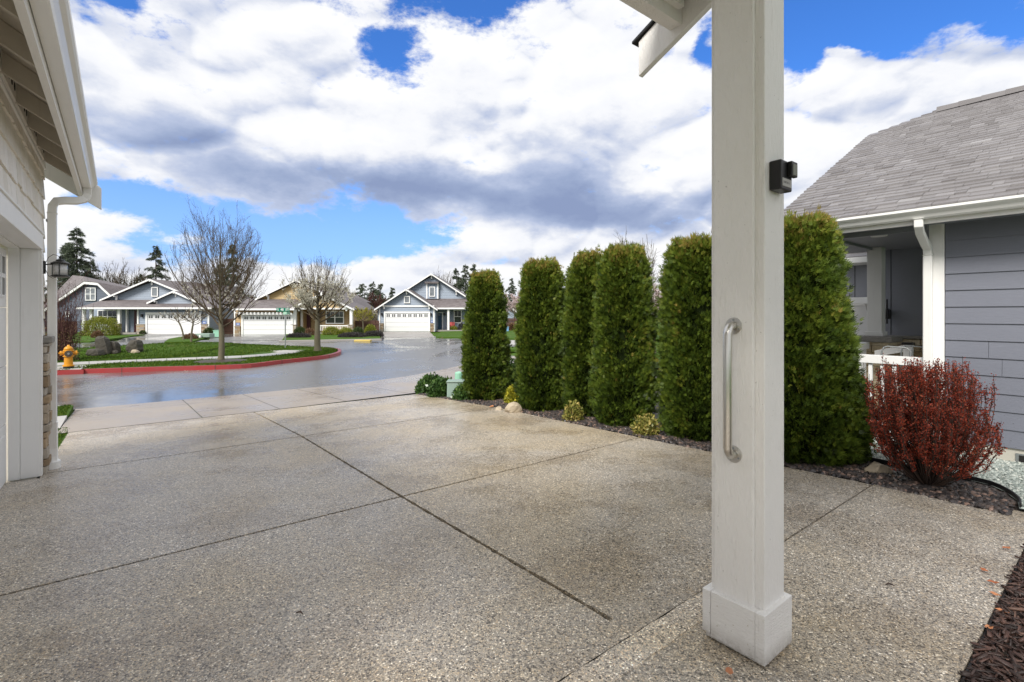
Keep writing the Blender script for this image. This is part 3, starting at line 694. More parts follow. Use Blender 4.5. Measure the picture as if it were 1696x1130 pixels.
# gravel ground + stones
mb = grid(N, lsp(-3, 4.5, 10), lsp(5.3, 7.02, 6), lambda a, b: .018); 
gv = []
PA = [(-3, 5.36)] + [(.57, 5.36), (.60, 5.56)] + [(q[0], q[1]) for q in ((.69, 5.76), (.805, 5.89), (.965, 5.93), (1.127, 5.917), (1.35, 5.91), (1.75, 5.92), (2.2, 5.95), (3.0, 6.1), (4.2, 6.35))] + [(4.2, 7.02), (-3, 7.02)]
mb = MB(); mb.add([N.p(a, b, .02) for a, b in PA], [tuple(range(len(PA)))]); struct(mb.build('gravel_bed', 'gravel'))
PEB_V = [(-.5, -.35, 0), (.4, -.45, .05), (.55, .3, -.03), (-.35, .45, .04), (-.28, -.2, .42), (.25, -.22, .36), (.3, .2, .38), (-.2, .25, .40)]
PEB_F = [(0, 1, 5, 4), (1, 2, 6, 5), (2, 3, 7, 6), (3, 0, 4, 7), (4, 5, 6, 7)]
def pebbles(name, a, b, z, size, mat, label, cat):
    n = len(a); T = np.stack([a * N.u[0] + b * N.v[0], a * N.u[1] + b * N.v[1], z], 1)
    d = np.stack([rng.normal(0, 1, n), rng.normal(0, 1, n), rng.normal(0, .35, n)], 1)
    Mx = orient(d, np.tile(np.array([[0, 0, 1.]]), (n, 1)) + rng.normal(0, .3, (n, 3)))
    Mx = np.stack([Mx[:, :, 0], Mx[:, :, 1], Mx[:, :, 2]], 2)
    # make local z point up
    zc = Mx[:, 2, 2]; Mx[zc < 0] *= -1
    Mx = Mx * (rng.uniform(*size, n))[:, None, None] * rng.uniform(.7, 1.3, (n, 1, 3))
    return stuff(inst(name, PEB_V, PEB_F, Mx, T, rng.uniform(0, 1, n), mat), label, cat)
n = 16000; a = rng.uniform(-.8, 3.2, n); b = rng.uniform(5.38, 7.0, n); k = np.where(a < .58, b > 5.38, b > ebf(a) + .03); a, b = a[k], b[k]
pebbles('gravel', a, b, np.full(len(a), .02), (.014, .03), 'gravel', 'pale greenish gravel along the neighbouring house foundation', 'gravel')
n = 15000; a = rng.uniform(.61, 6, n); b = 5.18 + rng.uniform(0, 1, n) * 1.1; k = (b < ebf(a) - .02); a, b = a[k], b[k]
pebbles('pebbles', a, b, np.interp(a, ZS, ZV) + .002, (.02, .05), 'pebble_dark', 'dark wet pebbles in the bed under the red bush and hedge', 'pebbles')
n = 5000; a = rng.uniform(5.5, 10, n); b = 5.16 + rng.uniform(0, .7, n); pebbles('pebbles', a, b, np.interp(a, ZS, ZV) + .002, (.015, .04), 'pebble_dark', 'small mixed pebbles at the foot of the farther hedge shrubs', 'pebbles')
# bark mulch in the right foreground
P = [(.44, 1.9), (.44, 5.30), (.10, 5.36), (-3, 5.36), (-3, 1.9)]
mb = MB(); mb.add([N.p(a, b, -.015) for a, b in P], [tuple(range(len(P)))]); struct(mb.build('mulch_bed', 'wetsoil'))
mb = MB(); mb.box(N, .447, .455, 2.0, 5.0, -.08, -.003); tag(mb.build('garden_edging', 'black'), 'straight black edging strip between driveway corner and red-brown bark', 'garden edging')
n = 17000; a = .44 - rng.uniform(0, 1, n) ** 1.15 * 1.7; b = rng.uniform(2.0, 5.22, n)
T = np.stack([a * N.u[0] + b * N.v[0], a * N.u[1] + b * N.v[1], rng.uniform(-.02, .025, n)], 1)
d = np.stack([rng.normal(0, 1, n), rng.normal(0, 1, n), rng.normal(0, .22, n)], 1)
Mx = orient(d, np.array([[0, 0, 1.]]) + rng.normal(0, .5, (n, 3))) * (rng.uniform(.02, .075, n)[:, None, None] * np.stack([rng.uniform(.12, .3, n), np.ones(n), rng.uniform(.10, .2, n)], 1)[:, None, :])
CH_V = [(-.5, -.5, -.3), (.45, -.55, -.3), (.5, .45, -.3), (-.3, .55, -.3), (-.4, -.6, .35), (.35, -.45, .3), (.25, .6, .3), (-.35, .45, .4)]
CH_F = [(0, 1, 5, 4), (1, 2, 6, 5), (2, 3, 7, 6), (3, 0, 4, 7), (4, 5, 6, 7)]
stuff(inst('bark_mulch', CH_V, CH_F, Mx, T, rng.uniform(0, 1, n) ** 1.3, 'bark_chip'), 'shredded red-brown bark mulch in the right foreground bed', 'mulch')
# fallen leaves along the slab edge
def leaflet(x0, label, p, s, rnd):
    mb = MB(); c = Vector(p); a = random.uniform(0, 6.28); ca, sa = math.cos(a), math.sin(a); vs = []
    for (u, v, z) in ((0, -1, .1), (.45, -.4, .25), (.55, .2, .1), (0, 1, .3), (-.55, .25, .12), (-.4, -.45, .3), (0, 0, 0)):
        vs.append((c.x + (u * ca - v * sa) * s, c.y + (u * sa + v * ca) * s, c.z + z * s))
    mb.add(vs, [(0, 1, 6), (1, 2, 6), (2, 3, 6), (3, 4, 6), (4, 5, 6), (5, 0, 6)], rnd); return mb
lf = [(1667, 908, 'curled orange leaf on the slab edge highest beside the bark'), (1630, 945, 'pale tan leaf lying flat on the slab left of the bark edge'), (1645, 965, 'orange leaf at the edging in the middle of the bark edge'),
      (1648, 985, 'reddish leaf standing against the black edging'), (1638, 1040, 'orange leaf in the bark near the photo corner'), (1660, 1013, 'brown leaf lying on bark chips beside edging'), (1208, 1113, 'tiny rust-coloured leaf on the slab in front of the pillar base'),
      (930 - 116, 674, 'reddish leaf at the foot of the farthest hedge shrub')]
for (x, y, lab) in lf:
    p = gr(x, y, .012 if y > 700 else gz(7.3) + .02); o = leaflet(0, lab, p, .028 if y > 700 else .07, random.random()).build('fallen_leaf', 'dead_leaf'); tag(o, lab, 'leaf', 'fallen leaves by the driveway')
for (x, y, lab) in ((1473, 968, 'dark twig bit on the slab right of the pillar'), (497, 1015, 'dark scrap of debris on the left half of the slab')):
    p = gr(x, y, .006); mb = MB(); mb.tube([(p[0] - .02, p[1], p[2]), (p[0], p[1] + .004, p[2] + .004), (p[0] + .02, p[1] - .012, p[2])], [.003, .005, .002], 6); tag(mb.build('twig', 'stem'), lab, 'twig')

# ================================================================= own garage (left)
gar = thing('garage', 'cream shingled garage with white door, ledge stone and long white gutter', 'garage', G.p(7.0, -.9, 0))
TW, AC = -.6235, 7.27            # wall plane (b), far corner (a)
# wall core
mb = MB(); mb.box(G, -1, 6.86, -.95, TW - .02, 2.16, 3.2); mb.box(G, 6.88, AC - .012, -3.6, TW - .02, -.3, 3.2); mb.box(G, 7.25, AC - .004, -3.6, TW - .03, -.3, 3.2)
mb.build('wall', 'cedar', gar)
# cedar shingles: staggered boards with uneven butts
mb = MB(); rows = [2.31, 2.52, 2.73, 2.94]
for i, z in enumerate(rows):
    a = -1.0 - .1 * i
    while a < AC:
        wd_ = random.uniform(.10, .26); a1 = min(a + wd_ - .005, AC + .006)
        if a1 - a > .02:
            zb = z + random.uniform(-.010, .012); zt = min(z + .23, 3.1)
            mb.hexa([G.p(a, TW - .02, zb), G.p(a1, TW - .02, zb), G.p(a1, TW + .010, zb), G.p(a, TW + .010, zb)],
                    [G.p(a, TW - .02, zt), G.p(a1, TW - .02, zt), G.p(a1, TW - .006, zt), G.p(a, TW - .006, zt)])
        a += wd_
for i in range(6):    # narrow column beside the door casing
    z = 1.27 + .178 * i
    for (a0, a1) in ((6.955, 7.09), (7.095, AC + .006)):
        zb = z + random.uniform(-.006, .006)
        mb.hexa([G.p(a0, TW - .02, zb), G.p(a1, TW - .02, zb), G.p(a1, TW + .010, zb), G.p(a0, TW + .010, zb)],
                [G.p(a0, TW - .02, z + .2), G.p(a1, TW - .02, z + .2), G.p(a1, TW - .006, z + .2), G.p(a0, TW - .006, z + .2)])
mb.build('shingle_siding', 'cedar', gar)
mb = MB(); mb.box(G, -1, 6.955, TW - .02, TW + .022, 2.15, 2.305); mb.box(G, -1, 6.96, TW - .015, TW + .034, 2.305, 2.325)
mb.box(G, 6.868, 6.955, TW - .018, TW + .020, -.14, 2.15)
mb.box(G, -1, AC + .01, TW - .015, TW + .014, 3.05, 3.12)
mb.build('door_casing', 'trim', gar, .004)
mb = MB(); mb.box(G, 6.862, 6.90, -.76, TW - .002, -.14, 2.15); mb.box(G, -1, 6.86, -.76, TW - .002, 2.152, 2.2)
mb.box(G, 6.852, 6.90, -.845, -.762, -.14, 2.148); mb.box(G, -1, 6.85, -.845, -.762, 2.143, 2.2)
mb.build('door_jamb', 'white', gar, .003)
gd = MB()
for i in range(4):
    z0 = -.13 + i * .565; gd.box(G, 1.6, 6.851, -.90, -.855, z0, z0 + .558)
    for k in range(9):
        a1 = 6.72 - k * .6
        if i < 3:
            gd.box(G, a1 - .48, a1, -.856, -.848, z0 + .09, z0 + .47)
garage_door = gd.build('garage_door', 'door_white', gar, .004)
mb = MB(); gl = MB()
for k in range(3):
    a1 = 6.72 - k * .6
    for (q0, q1) in ((a1 - .48, a1 - .26), (a1 - .22, a1)):
        for (z0, z1) in ((1.68, 1.84), (1.88, 2.04)):
            gl.box(G, q0 + .02, q1 - .02, -.856, -.850, z0, z1)
            for bx_ in ((q0, q0 + .02, z0 - .02, z1 + .02), (q1 - .02, q1, z0 - .02, z1 + .02), (q0 + .02, q1 - .02, z0 - .02, z0), (q0 + .02, q1 - .02, z1, z1 + .02)):
                mb.box(G, bx_[0], bx_[1], -.856, -.842, bx_[2], bx_[3])
build_each(mb, 'window_frame', 'door_white', garage_door, 0, 4); build_each(gl, 'pane', 'glass', garage_door)
mb = MB(); mb.box(G, 1.0, 6.86, -.9, -.86, -.2, -.118); mb.build('threshold', 'foundation', gar)
# ledge stone
def ledge(mb, F, a0, a1, b0, b1, z0, z1, proud=.03, h=(.05, .11), l=(.09, .3), axis='a'):
    z = z0
    while z < z1 - .01:
        hh = min(random.uniform(*h), z1 - z); hh = z1 - z if z1 - z - hh < h[0] * .6 else hh
        lo, hi = (a0, a1) if axis == 'a' else (b0, b1); q = lo
        while q < hi - .005:
            ll_ = random.uniform(*l); q1 = min(q + ll_, hi); q1 = hi if hi - q1 < l[0] * .5 else q1
            p = random.uniform(.1, 1) * proud; g_ = .004; j = lambda: random.uniform(-.006, .006)
            if axis == 'a':
                bb0 = [(q + g_, b0), (q1 - g_, b0), (q1 - g_, b1 + p), (q + g_, b1 + p)]
                tt0 = [(q + g_ + j(), b0), (q1 - g_ + j(), b0), (q1 - g_ + j(), b1 + p + j()), (q + g_ + j(), b1 + p + j())]
            else:
                bb0 = [(a0 - p, q + g_), (a1, q + g_), (a1, q1 - g_), (a0 - p, q1 - g_)]
                tt0 = [(a0 - p + j(), q + g_ + j()), (a1, q + g_), (a1, q1 - g_), (a0 - p + j(), q1 - g_ + j())]
            mb.hexa([F.p(a, b, z + .004 + j() * .5) for a, b in bb0], [F.p(a, b, z + hh - .004 + j() * .5) for a, b in tt0]); q = q1
        z += hh
mb = MB(); ledge(mb, G, 6.96, AC + .02, TW - .02, TW + .035, -.17, 1.2, .035, (.05, .12), (.12, .32)); mb.build('stone_veneer', 'stone', gar, .006)
mb = MB(); mb.box(G, 6.958, AC + .05, TW - .02, TW + .09, 1.2, 1.262, .8); mb.build('stone_cap', 'stone_grey', gar, .008)
# eave: rafters, blocking with vents, fascia, gutter, rake board, roof deck
PIT = .62
def zr(b): return 3.10 - PIT * (b - TW)     # underside of rafters
rf = MB()
for k in range(16):
    a = 7.0 - .6 * k
    if a < -.5: break
    P0 = [G.p(a, TW - .3, zr(TW - .3)), G.p(a, -.36, zr(-.36)), G.p(a, -.36, zr(-.36) + .13), G.p(a, TW - .3, zr(TW - .3) + .15)]
    off = [G.u[0] * .04, G.u[1] * .04, 0]; rf.sweep(P0, off, random.random())
build_each(rf, 'rafter', 'rafter', gar, .002)
mb = MB(); mb.hexa([G.p(-1, TW - .5, zr(TW - .5) + .15), G.p(7.6, TW - .5, zr(TW - .5) + .15), G.p(7.6, -.34, zr(-.34) + .135), G.p(-1, -.34, zr(-.34) + .135)],
                   [G.p(-1, TW - .5, zr(TW - .5) + .17), G.p(7.6, TW - .5, zr(TW - .5) + .17), G.p(7.6, -.34, zr(-.34) + .155), G.p(-1, -.34, zr(-.34) + .155)])
mb.build('roof_deck', 'rafter', gar)
mb = MB()
mb.hexa([G.p(-1, -3.5, zr(-3.5) + .175), G.p(7.66, -3.5, zr(-3.5) + .175), G.p(7.66, -.27, zr(-.27) + .165), G.p(-1, -.27, zr(-.27) + .165)],
        [G.p(-1, -3.5, zr(-3.5) + .19), G.p(7.66, -3.5, zr(-3.5) + .19), G.p(7.66, -.27, zr(-.27) + .178), G.p(-1, -.27, zr(-.27) + .178)])
mb.build('roof', 'roof_far', gar)
bk = MB(); hl = MB()
for k in range(9):
    a0 = 7.04 - .6 * (k + 1); a1 = a0 + .56
    if k == 0: a0, a1 = 6.44, 7.0
    bk.box(G, a0, a1, TW - .002, TW + .028, 3.085, 3.26)
    for h_ in range(4):
        a = a0 + .1 + h_ * .12; cc = G.p(a, TW + .0285, 3.165); ring = []
        for q in range(14):
            t = 2 * math.pi * q / 14; ring.append(G.p(a + .030 * math.cos(t), TW + .0287, 3.165 + .030 * math.sin(t)))
        hl.sweep(ring[::-1], (G.v[0] * .002, G.v[1] * .002, 0))
blk = build_each(bk, 'vent_block', 'taupe', gar, .002)
for k, b_ in enumerate(blk):
    m_ = MB(); m_.v = hl.v[k * 112:(k + 1) * 112]; nf_ = len(hl.f) // len(blk); m_.f = [tuple(i - k * 112 for i in f) for f in hl.f[k * nf_:(k + 1) * nf_]]; m_.r = hl.r[k * nf_:(k + 1) * nf_]
    build_each(m_, 'vent_hole', 'dark', b_)
mb = MB(); mb.box(G, -1, 7.56, -.36, -.322, 2.865, 3.06); mb.build('fascia', 'trim', gar, .003)
gprof = [(-.318, 2.93), (-.255, 2.925), (-.245, 2.93), (-.238, 2.955), (-.222, 2.985), (-.200, 3.0), (-.190, 3.012), (-.188, 3.035), (-.200, 3.037), (-.202, 3.022), (-.318, 3.03)]
mb = MB(); mb.sweep([G.p(-1, b, z) for b, z in gprof], (G.u[0] * 8.55, G.u[1] * 8.55, 0)); mb.build('gutter', 'gutter', gar)
mb = MB()  # rake board at the far end of the roof
b0_, b1_ = -3.5, -.155; zl = lambda b: 3.030 - PIT * (b + .645)
mb.sweep([G.p(7.562, b0_, zl(b0_)), G.p(7.562, b1_, zl(b1_)), G.p(7.562, b1_, 2.975), G.p(7.562, b1_ - .02, 3.0), G.p(7.562, b0_, zl(b0_) + .24)], (G.u[0] * .04, G.u[1] * .04, 0))
mb.build('rake_board', 'trim', gar, .003)
mb = MB()
P0 = [G.p(7.12, -1.2, zr(-1.2)), G.p(7.12, TW + .02, zr(TW + .02))]
mb.box(G, 7.285, 7.56, -1.5, TW - .0, 3.42, 3.5); mb.build('soffit', 'taupe', gar)
# downspout
dpath = [G.p(7.42, -.275, 2.93), G.p(7.42, -.275, 2.86), G.p(7.40, -.30, 2.80), G.p(7.36, -.36, 2.765), G.p(7.31, -.46, 2.745), G.p(7.275, -.53, 2.72), G.p(7.262, -.555, 2.66), G.p(7.26, -.558, 2.58)]
def rect_spout(mb, F, path, w=.085, d=.06):
    vs = []; P = [Vector(p) for p in path]; n = len(P); u = Vector((F.u[0], F.u[1], 0)); v = Vector((F.v[0], F.v[1], 0))
    for i, p in enumerate(P):
        dd = (P[min(i + 1, n - 1)] - P[max(0, i - 1)]).normalized(); s_ = u - dd * u.dot(dd)
        s_ = s_.normalized() if s_.length > .3 else v; t_ = dd.cross(s_).normalized()
        for (x, y) in ((-1, -1), (1, -1), (1, 1), (-1, 1)): vs.append(p + s_ * x * w / 2 + t_ * y * d / 2)
    fs = [(i * 4 + j, i * 4 + (j + 1) % 4, (i + 1) * 4 + (j + 1) % 4, (i + 1) * 4 + j) for i in range(n - 1) for j in range(4)] + [(0, 1, 2, 3), tuple((n - 1) * 4 + j for j in range(4))]
    mb.add(vs, fs)
mb = MB(); rect_spout(mb, G, dpath, .075, .075)
rect_spout(mb, G, [G.p(7.26, -.558, 2.585), G.p(7.26, -.558, .32)], .078, .075)
rect_spout(mb, G, [G.p(7.26, -.558, .33), G.p(7.262, -.557, .05), G.p(7.24, -.552, -.05), G.p(7.20, -.55, -.115)], .088, .085)
ds = mb.build('downspout', 'gutter', gar, .006)
mb = MB(); mb.lathe(G.p(7.21, -.56, -.17), [(.075, 0), (.075, .09), (.068, .10), (.02, .10)], 18); mb.build('drain_collar', 'gutter', ds)
mb = MB(); mb.box(G, 7.215, 7.3, -.605, -.598, 2.49, 2.515); mb.build('strap', 'steel_dull', ds)
# wall lantern: a thing of its own
lan = thing('wall_lantern', 'black wall lantern with seeded glass hanging beside the garage corner', 'wall light', G.p(7.08, TW + .01, 2.0))
lc = G.p(7.06, TW + .145, 1.975)
mb = MB(); mb.lathe((lc[0], lc[1], lc[2] + .052), [(.078, 0), (.080, .008), (.058, .022), (.040, .03), (.034, .045), (.010, .050), (.008, .065), (.013, .072), (.006, .085)], 24); mb.build('lantern_cap', 'black', lan)
mb = MB(); mb.lathe((lc[0], lc[1], lc[2] - .088), [(.060, 0), (.078, .008), (.078, .016), (.060, .022)], 24); mb.build('lantern_base', 'black', lan)
mb = MB(); mb.lathe((lc[0], lc[1], lc[2] - .066), [(.056, 0), (.056, .118)], 24); mb.build('lantern_glass', 'lampglass', lan, 0, True)
mb = MB()
for q in range(4):
    t = q * math.pi / 2 + .6; x, y = lc[0] + .064 * math.cos(t), lc[1] + .064 * math.sin(t); mb.tube([(x, y, lc[2] - .07), (x, y, lc[2] + .055)], .004, 6)
build_each(mb, 'cage_bar', 'black', lan)
mb = MB(); q = G.p(7.07, TW + .012, 2.0); 
ring = [G.p(7.07 + .048 * math.cos(t), TW + .008, 1.985 + .068 * math.sin(t)) for t in np.linspace(0, 2 * math.pi, 20, endpoint=False)]; mb.sweep(ring[::-1], (G.v[0] * .022, G.v[1] * .022, 0)); mb.build('back_plate', 'black', lan, .004)
mb = MB(); mb.tube([G.p(7.07, TW + .02, 2.015), G.p(7.065, TW + .08, 2.022), G.p(7.06, TW + .13, 2.022)], .007, 8)
mb.tube([G.p(7.07, TW + .03, 2.03), G.p(7.068, TW + .05, 2.09), G.p(7.065, TW + .09, 2.125), G.p(7.06, TW + .13, 2.11), G.p(7.06, TW + .145, 2.055)], .0028, 6)
mb.tube([G.p(7.07, TW + .03, 1.96), G.p(7.068, TW + .05, 1.90), G.p(7.065, TW + .085, 1.875), G.p(7.06, TW + .12, 1.89)], .0028, 6); mb.build('arm', 'black', lan)

# ================================================================= porch: pillar, roof end
pil = thing('porch_pillar', 'thick cream painted porch post with boxed base and steel grab bar', 'porch post', N.p(1.12, 2.26, 0))
mb = MB(); mb.box(N, .998, 1.243, 2.166, 2.355, .2, 3.16); mb.build('post', 'pillar', pil, .004)
mb = MB(); mb.box(N, 1.038, 1.218, 2.146, 2.166, .2, 3.15); mb.build('side_board', 'pillar', pil, .004)
mb = MB(); mb.box(N, .99, 1.25, 2.135, 2.37, .004, .218); mb.build('base_core', 'pillar_h', pil)
mb = MB()
mb.box(N, .977, 1.018, 2.121, 2.385, .012, .224); mb.box(N, 1.0195, 1.222, 2.1235, 2.137, .016, .2225)
mb.box(N, 1.2235, 1.262, 2.121, 2.385, .03, .224); mb.box(N, 1.018, 1.224, 2.368, 2.385, .012, .223); mb.box(N, 1.018, 1.224, 2.137, 2.168, .205, .2222); mb.box(N, 1.018, 1.224, 2.353, 2.368, .205, .2222)
mb.build('base_board', 'pillar_h', pil, .0025)
mb = MB()
for (a, z) in ((1.05, .07), (1.05, .15), (1.19, .08), (1.19, .17), (1.115, .12)):
    mb.box(N, a - .002, a + .002, 2.122, 2.1237, z - .002, z + .002)
build_each(mb, 'nail_head', 'rafter', pil)
gb = thing('grab_bar', 'brushed steel grab bar screwed upright to the porch post', 'grab bar', N.p(1.124, 2.146, 1.16))
bo = 2.146
mb = MB(); r_ = .0185; z1, z0 = 1.446, .873; zt = [(bo - .004, z1), (bo - .02, z1), (bo - .036, z1 - .006), (bo - .046, z1 - .018), (bo - .054, z1 - .036), (bo - .054, z0 + .036), (bo - .046, z0 + .018), (bo - .036, z0 + .006), (bo - .02, z0), (bo - .004, z0)]
mb.tube([N.p(1.124, b, z) for b, z in zt], r_, 20); mb.build('bar', 'steel', gb, 0, True)
for z in (z1, z0):
    mb = MB(); ring = [N.p(1.124 + .038 * math.cos(t), bo + .0005, z + .038 * math.sin(t)) for t in np.linspace(0, 2 * math.pi, 32, endpoint=False)]
    mb.sweep(ring[::-1], (-N.v[0] * .005, -N.v[1] * .005, 0)); f = mb.build('flange', 'steel', gb, .0012)
    mb = MB()
    for t in (R(90), R(210), R(330)):
        cc = (1.124 + .027 * math.cos(t), z + .027 * math.sin(t)); ring = [N.p(cc[0] + .0045 * math.cos(q), bo - .0045, cc[1] + .0045 * math.sin(q)) for q in np.linspace(0, 2 * math.pi, 12, endpoint=False)]
        mb.sweep(ring[::-1], (-N.v[0] * .002, -N.v[1] * .002, 0))
    build_each(mb, 'screw', 'steel_dull', f)
kb = thing('key_box', 'small black lock box with grey label on the far side of the post', 'lock box', N.p(.96, 2.26, 2.1))
mb = MB(); mb.box(N, .946, .9975, 2.205, 2.312, 2.035, 2.163); mb.build('case', 'black', kb, .006)
mb = MB(); mb.box(N, .926, .9455, 2.262, 2.318, 2.095, 2.160); mb.build('cover', 'black', kb, .003)
mb = MB(); mb.box(N, .924, .9265, 2.270, 2.312, 2.1, 2.148); mb.build('button', 'lens', kb, .002)
mb = MB(); mb.box(N, .9445, .9462, 2.214, 2.300, 2.050, 2.084); lb = mb.build('label_plate', 'label', kb)
mb = MB()
for (b, l) in ((2.222, .026), (2.252, .014), (2.27, .004), (2.28, .004)):
    for dz in (0, .005): mb.box(N, .9438, .9447, b, b + l, 2.064 + dz, 2.066 + dz)
mb.build('lettering', 'black', lb)

por = thing('porch_roof', 'cream painted porch eave with rake board overhead in the top right', 'porch roof', N.p(1.4, 2.3, 3.1))
# rake board in plane b = 2.5
pr = lambda a: 2.956 + (1.90 - a) * .46
mb = MB(); mb.sweep([N.p(1.90, 2.48, 2.956), N.p(1.90, 2.48, 3.165), N.p(1.86, 2.48, 3.19), N.p(-1.5, 2.48, pr(-1.5) + .22), N.p(-1.5, 2.48, pr(-1.5))], (N.v[0] * .038, N.v[1] * .038, 0)); mb.build('rake_board', 'pillar', por, .003)
mb = MB(); mb.box(N, 1.60, 1.68, -1.5, 2.479, 3.135, 3.30); mb.box(N, 1.56, 1.5995, -1.5, 2.44, 3.20, 3.32); mb.build('beam', 'pillar', por, .003)
mb = MB(); mb.box(N, .98, 1.24, 2.0, 2.44, 3.16, 3.4); mb.build('header', 'pillar', por, .003)
mb = MB()
for b in (2.30, 1.7, 1.1, .5):
    mb.sweep([N.p(1.56, b, 3.19 + .03), N.p(-1.5, b, 3.22 + 3.06 * .46), N.p(-1.5, b, 3.35 + 3.06 * .46), N.p(1.56, b, 3.34)], (N.v[0] * .04, N.v[1] * .04, 0))
build_each(mb, 'rafter', 'pillar', por, .002)
dz = lambda a: 3.345 + (1.66 - a) * .46
mb = MB(); mb.hexa([N.p(-1.5, -1.5, dz(-1.5)), N.p(1.69, -1.5, dz(1.69)), N.p(1.69, 2.44, dz(1.69)), N.p(-1.5, 2.44, dz(-1.5))], [N.p(-1.5, -1.5, dz(-1.5) + .02), N.p(1.69, -1.5, dz(1.69) + .02), N.p(1.69, 2.44, dz(1.69) + .02), N.p(-1.5, 2.44, dz(-1.5) + .02)])
mb.build('roof_deck', 'pillar', por)
dz2 = lambda a: 3.178 + (1.90 - a) * .46
mb = MB(); mb.hexa([N.p(1.2, 2.46, dz2(1.2)), N.p(1.935, 2.46, dz2(1.935)), N.p(1.935, 2.55, dz2(1.935)), N.p(1.2, 2.55, dz2(1.2))], [N.p(1.2, 2.46, dz2(1.2) + .014), N.p(1.935, 2.46, dz2(1.935) + .014), N.p(1.935, 2.55, dz2(1.935) + .014), N.p(1.2, 2.55, dz2(1.2) + .014)])
mb.hexa([N.p(-1.5, -1.5, dz(-1.5) + .022), N.p(1.72, -1.5, dz(1.72) + .022), N.p(1.72, 2.53, dz(1.72) + .022), N.p(-1.5, 2.53, dz(-1.5) + .022)], [N.p(-1.5, -1.5, dz(-1.5) + .04), N.p(1.72, -1.5, dz(1.72) + .04), N.p(1.72, 2.53, dz(1.72) + .04), N.p(-1.5, 2.53, dz(-1.5) + .04)])
mb.build('roofing', 'black', por)

# ================================================================= neighbour house (right)
nh = thing('house', 'grey blue lap-sided house with shingle roof and stone-footed porch on the right', 'house', N.p(0, 8.5, 0))
TN, AN = 7.0, 1.41
mb = MB(); mb.box(N, -4, AN - .01, TN + .02, TN + .25, .0, 2.62)
mb.build('wall', 'grey_siding', nh)
mb = MB(); z = .168; i = 0
while z < 2.6:
    cutsx = sorted([AN - .105, -4] + [AN - .105 - random.uniform(.3, 3.4)])[::-1]
    if i == 4: cutsx = [AN - .105, N.st(*px(1660, 565, TN / (.6175 + .7866 * (1660 - CX) / F_PX))[:2])[0], -4]
    for q in range(len(cutsx) - 1):
        a1, a0 = cutsx[q] - .0015, cutsx[q + 1] + .0015
        mb.hexa([N.p(a0, TN + .02, z - .012), N.p(a1, TN + .02, z - .012), N.p(a1, TN - .016, z - .012), N.p(a0, TN - .016, z - .012)][::-1],
                [N.p(a0, TN + .02, z + .175), N.p(a1, TN + .02, z + .175), N.p(a1, TN - .003, z + .175), N.p(a0, TN - .003, z + .175)][::-1])
    z += .1775; i += 1
mb.build('lap_siding', 'grey_siding', nh)
mb = MB(); mb.box(N, AN - .10, AN + .004, TN - .024, TN + .02, .02, 2.50); mb.box(N, AN + .004, AN + .03, TN - .024, TN + .09, .02, 2.50); mb.build('corner_board', 'trim', nh, .003)
mb = MB(); mb.box(N, -4, AN - .01, TN + .005, TN + .2, -.12, .155); mb.build('foundation', 'foundation', nh, .004)
mb = MB(); va = N.st(*px(1690, 755, 4.93)[:2])[0]; mb.box(N, va - .45, va + .03, TN - .004, TN + .003, .0, .11); vent = mb.build('vent_frame', 'steel_dull', nh)
mb = MB(); mb.box(N, va - .43, va + .005, TN - .010, TN - .005, .02, .095); mb.build('vent_opening', 'dark', vent)
# roof
EB, EZ, PN = 6.5, 2.60, .527; RE, RB, RZ = 3.0, 11.04, 4.99
zroof = lambda b: EZ + PN * (b - EB)
L = math.hypot(1, PN); ncs = int((RB - EB) * L / .125)
mb = MB()
for i in range(ncs + 1):
    b0 = EB - .02 + i * .125 / L; b1 = b0 + .19 / L
    amax = RE if b0 < 10.34 else RE - (b0 - 10.34) * (RE - 2.2) / (RB - 10.34)
    if b0 >= RB: break
    b1 = min(b1, RB + .02); a = amax
    while a > -4:
        wdt = random.choice([.09, .12, .16, .2, .26]); a0 = a - wdt + .002; dd = random.choice([0, 0, .006, .010]); sh = random.choice([0, 0, .02]) / L
        rr = min(1, max(0, random.gauss(.5, .13)))
        mb.hexa([N.p(a0, b0 + sh, zroof(b0 + sh) + .004), N.p(a, b0 + sh, zroof(b0 + sh) + .004), N.p(a, b1, zroof(b1) + .002), N.p(a0, b1, zroof(b1) + .002)][::-1],
                [N.p(a0, b0 + sh, zroof(b0 + sh) + .022 + dd), N.p(a, b0 + sh, zroof(b0 + sh) + .022 + dd), N.p(a, b1, zroof(b1) + .005), N.p(a0, b1, zroof(b1) + .005)][::-1], rr)
        a -= wdt
mb.build('roof_shingles', 'roof_near', nh)
mb = MB()
def quad3(mb, P, rnd=.4): mb.add(P, [tuple(range(len(P)))], rnd)
A1 = N.p(RE, EB, EZ - .01); A2 = N.p(RE, 10.34, zroof(10.34) - .01); A3 = N.p(2.2, RB, RZ - .01); 
b2, b3 = 2 * RB - 10.34, 2 * RB - EB
B2 = N.p(RE, b2, zroof(10.34) - .01); B1 = N.p(RE, b3, EZ - .01)
quad3(mb, [A1, N.p(-4, EB, EZ - .01), N.p(-4, RB, RZ - .01), A3, A2]); quad3(mb, [B1, B2, A3, N.p(-4, RB, RZ - .01), N.p(-4, b3, EZ - .01)]); quad3(mb, [A2, A3, B2])
mb.build('roof', 'roof_near', nh)
mb = MB()
for k in range(22):
    a1 = 2.15 - k * .28; mb.hexa([N.p(a1 - .3, RB - .16, RZ - .05), N.p(a1, RB - .16, RZ - .05), N.p(a1, RB + .16, RZ - .05), N.p(a1 - .3, RB + .16, RZ - .05)], [N.p(a1 - .3, RB - .12, RZ + .035), N.p(a1, RB - .12, RZ + .045), N.p(a1, RB + .12, RZ + .045), N.p(a1 - .3, RB + .12, RZ + .035)], random.uniform(.1, .4))
mb.build('ridge_vent', 'roof_near', nh)
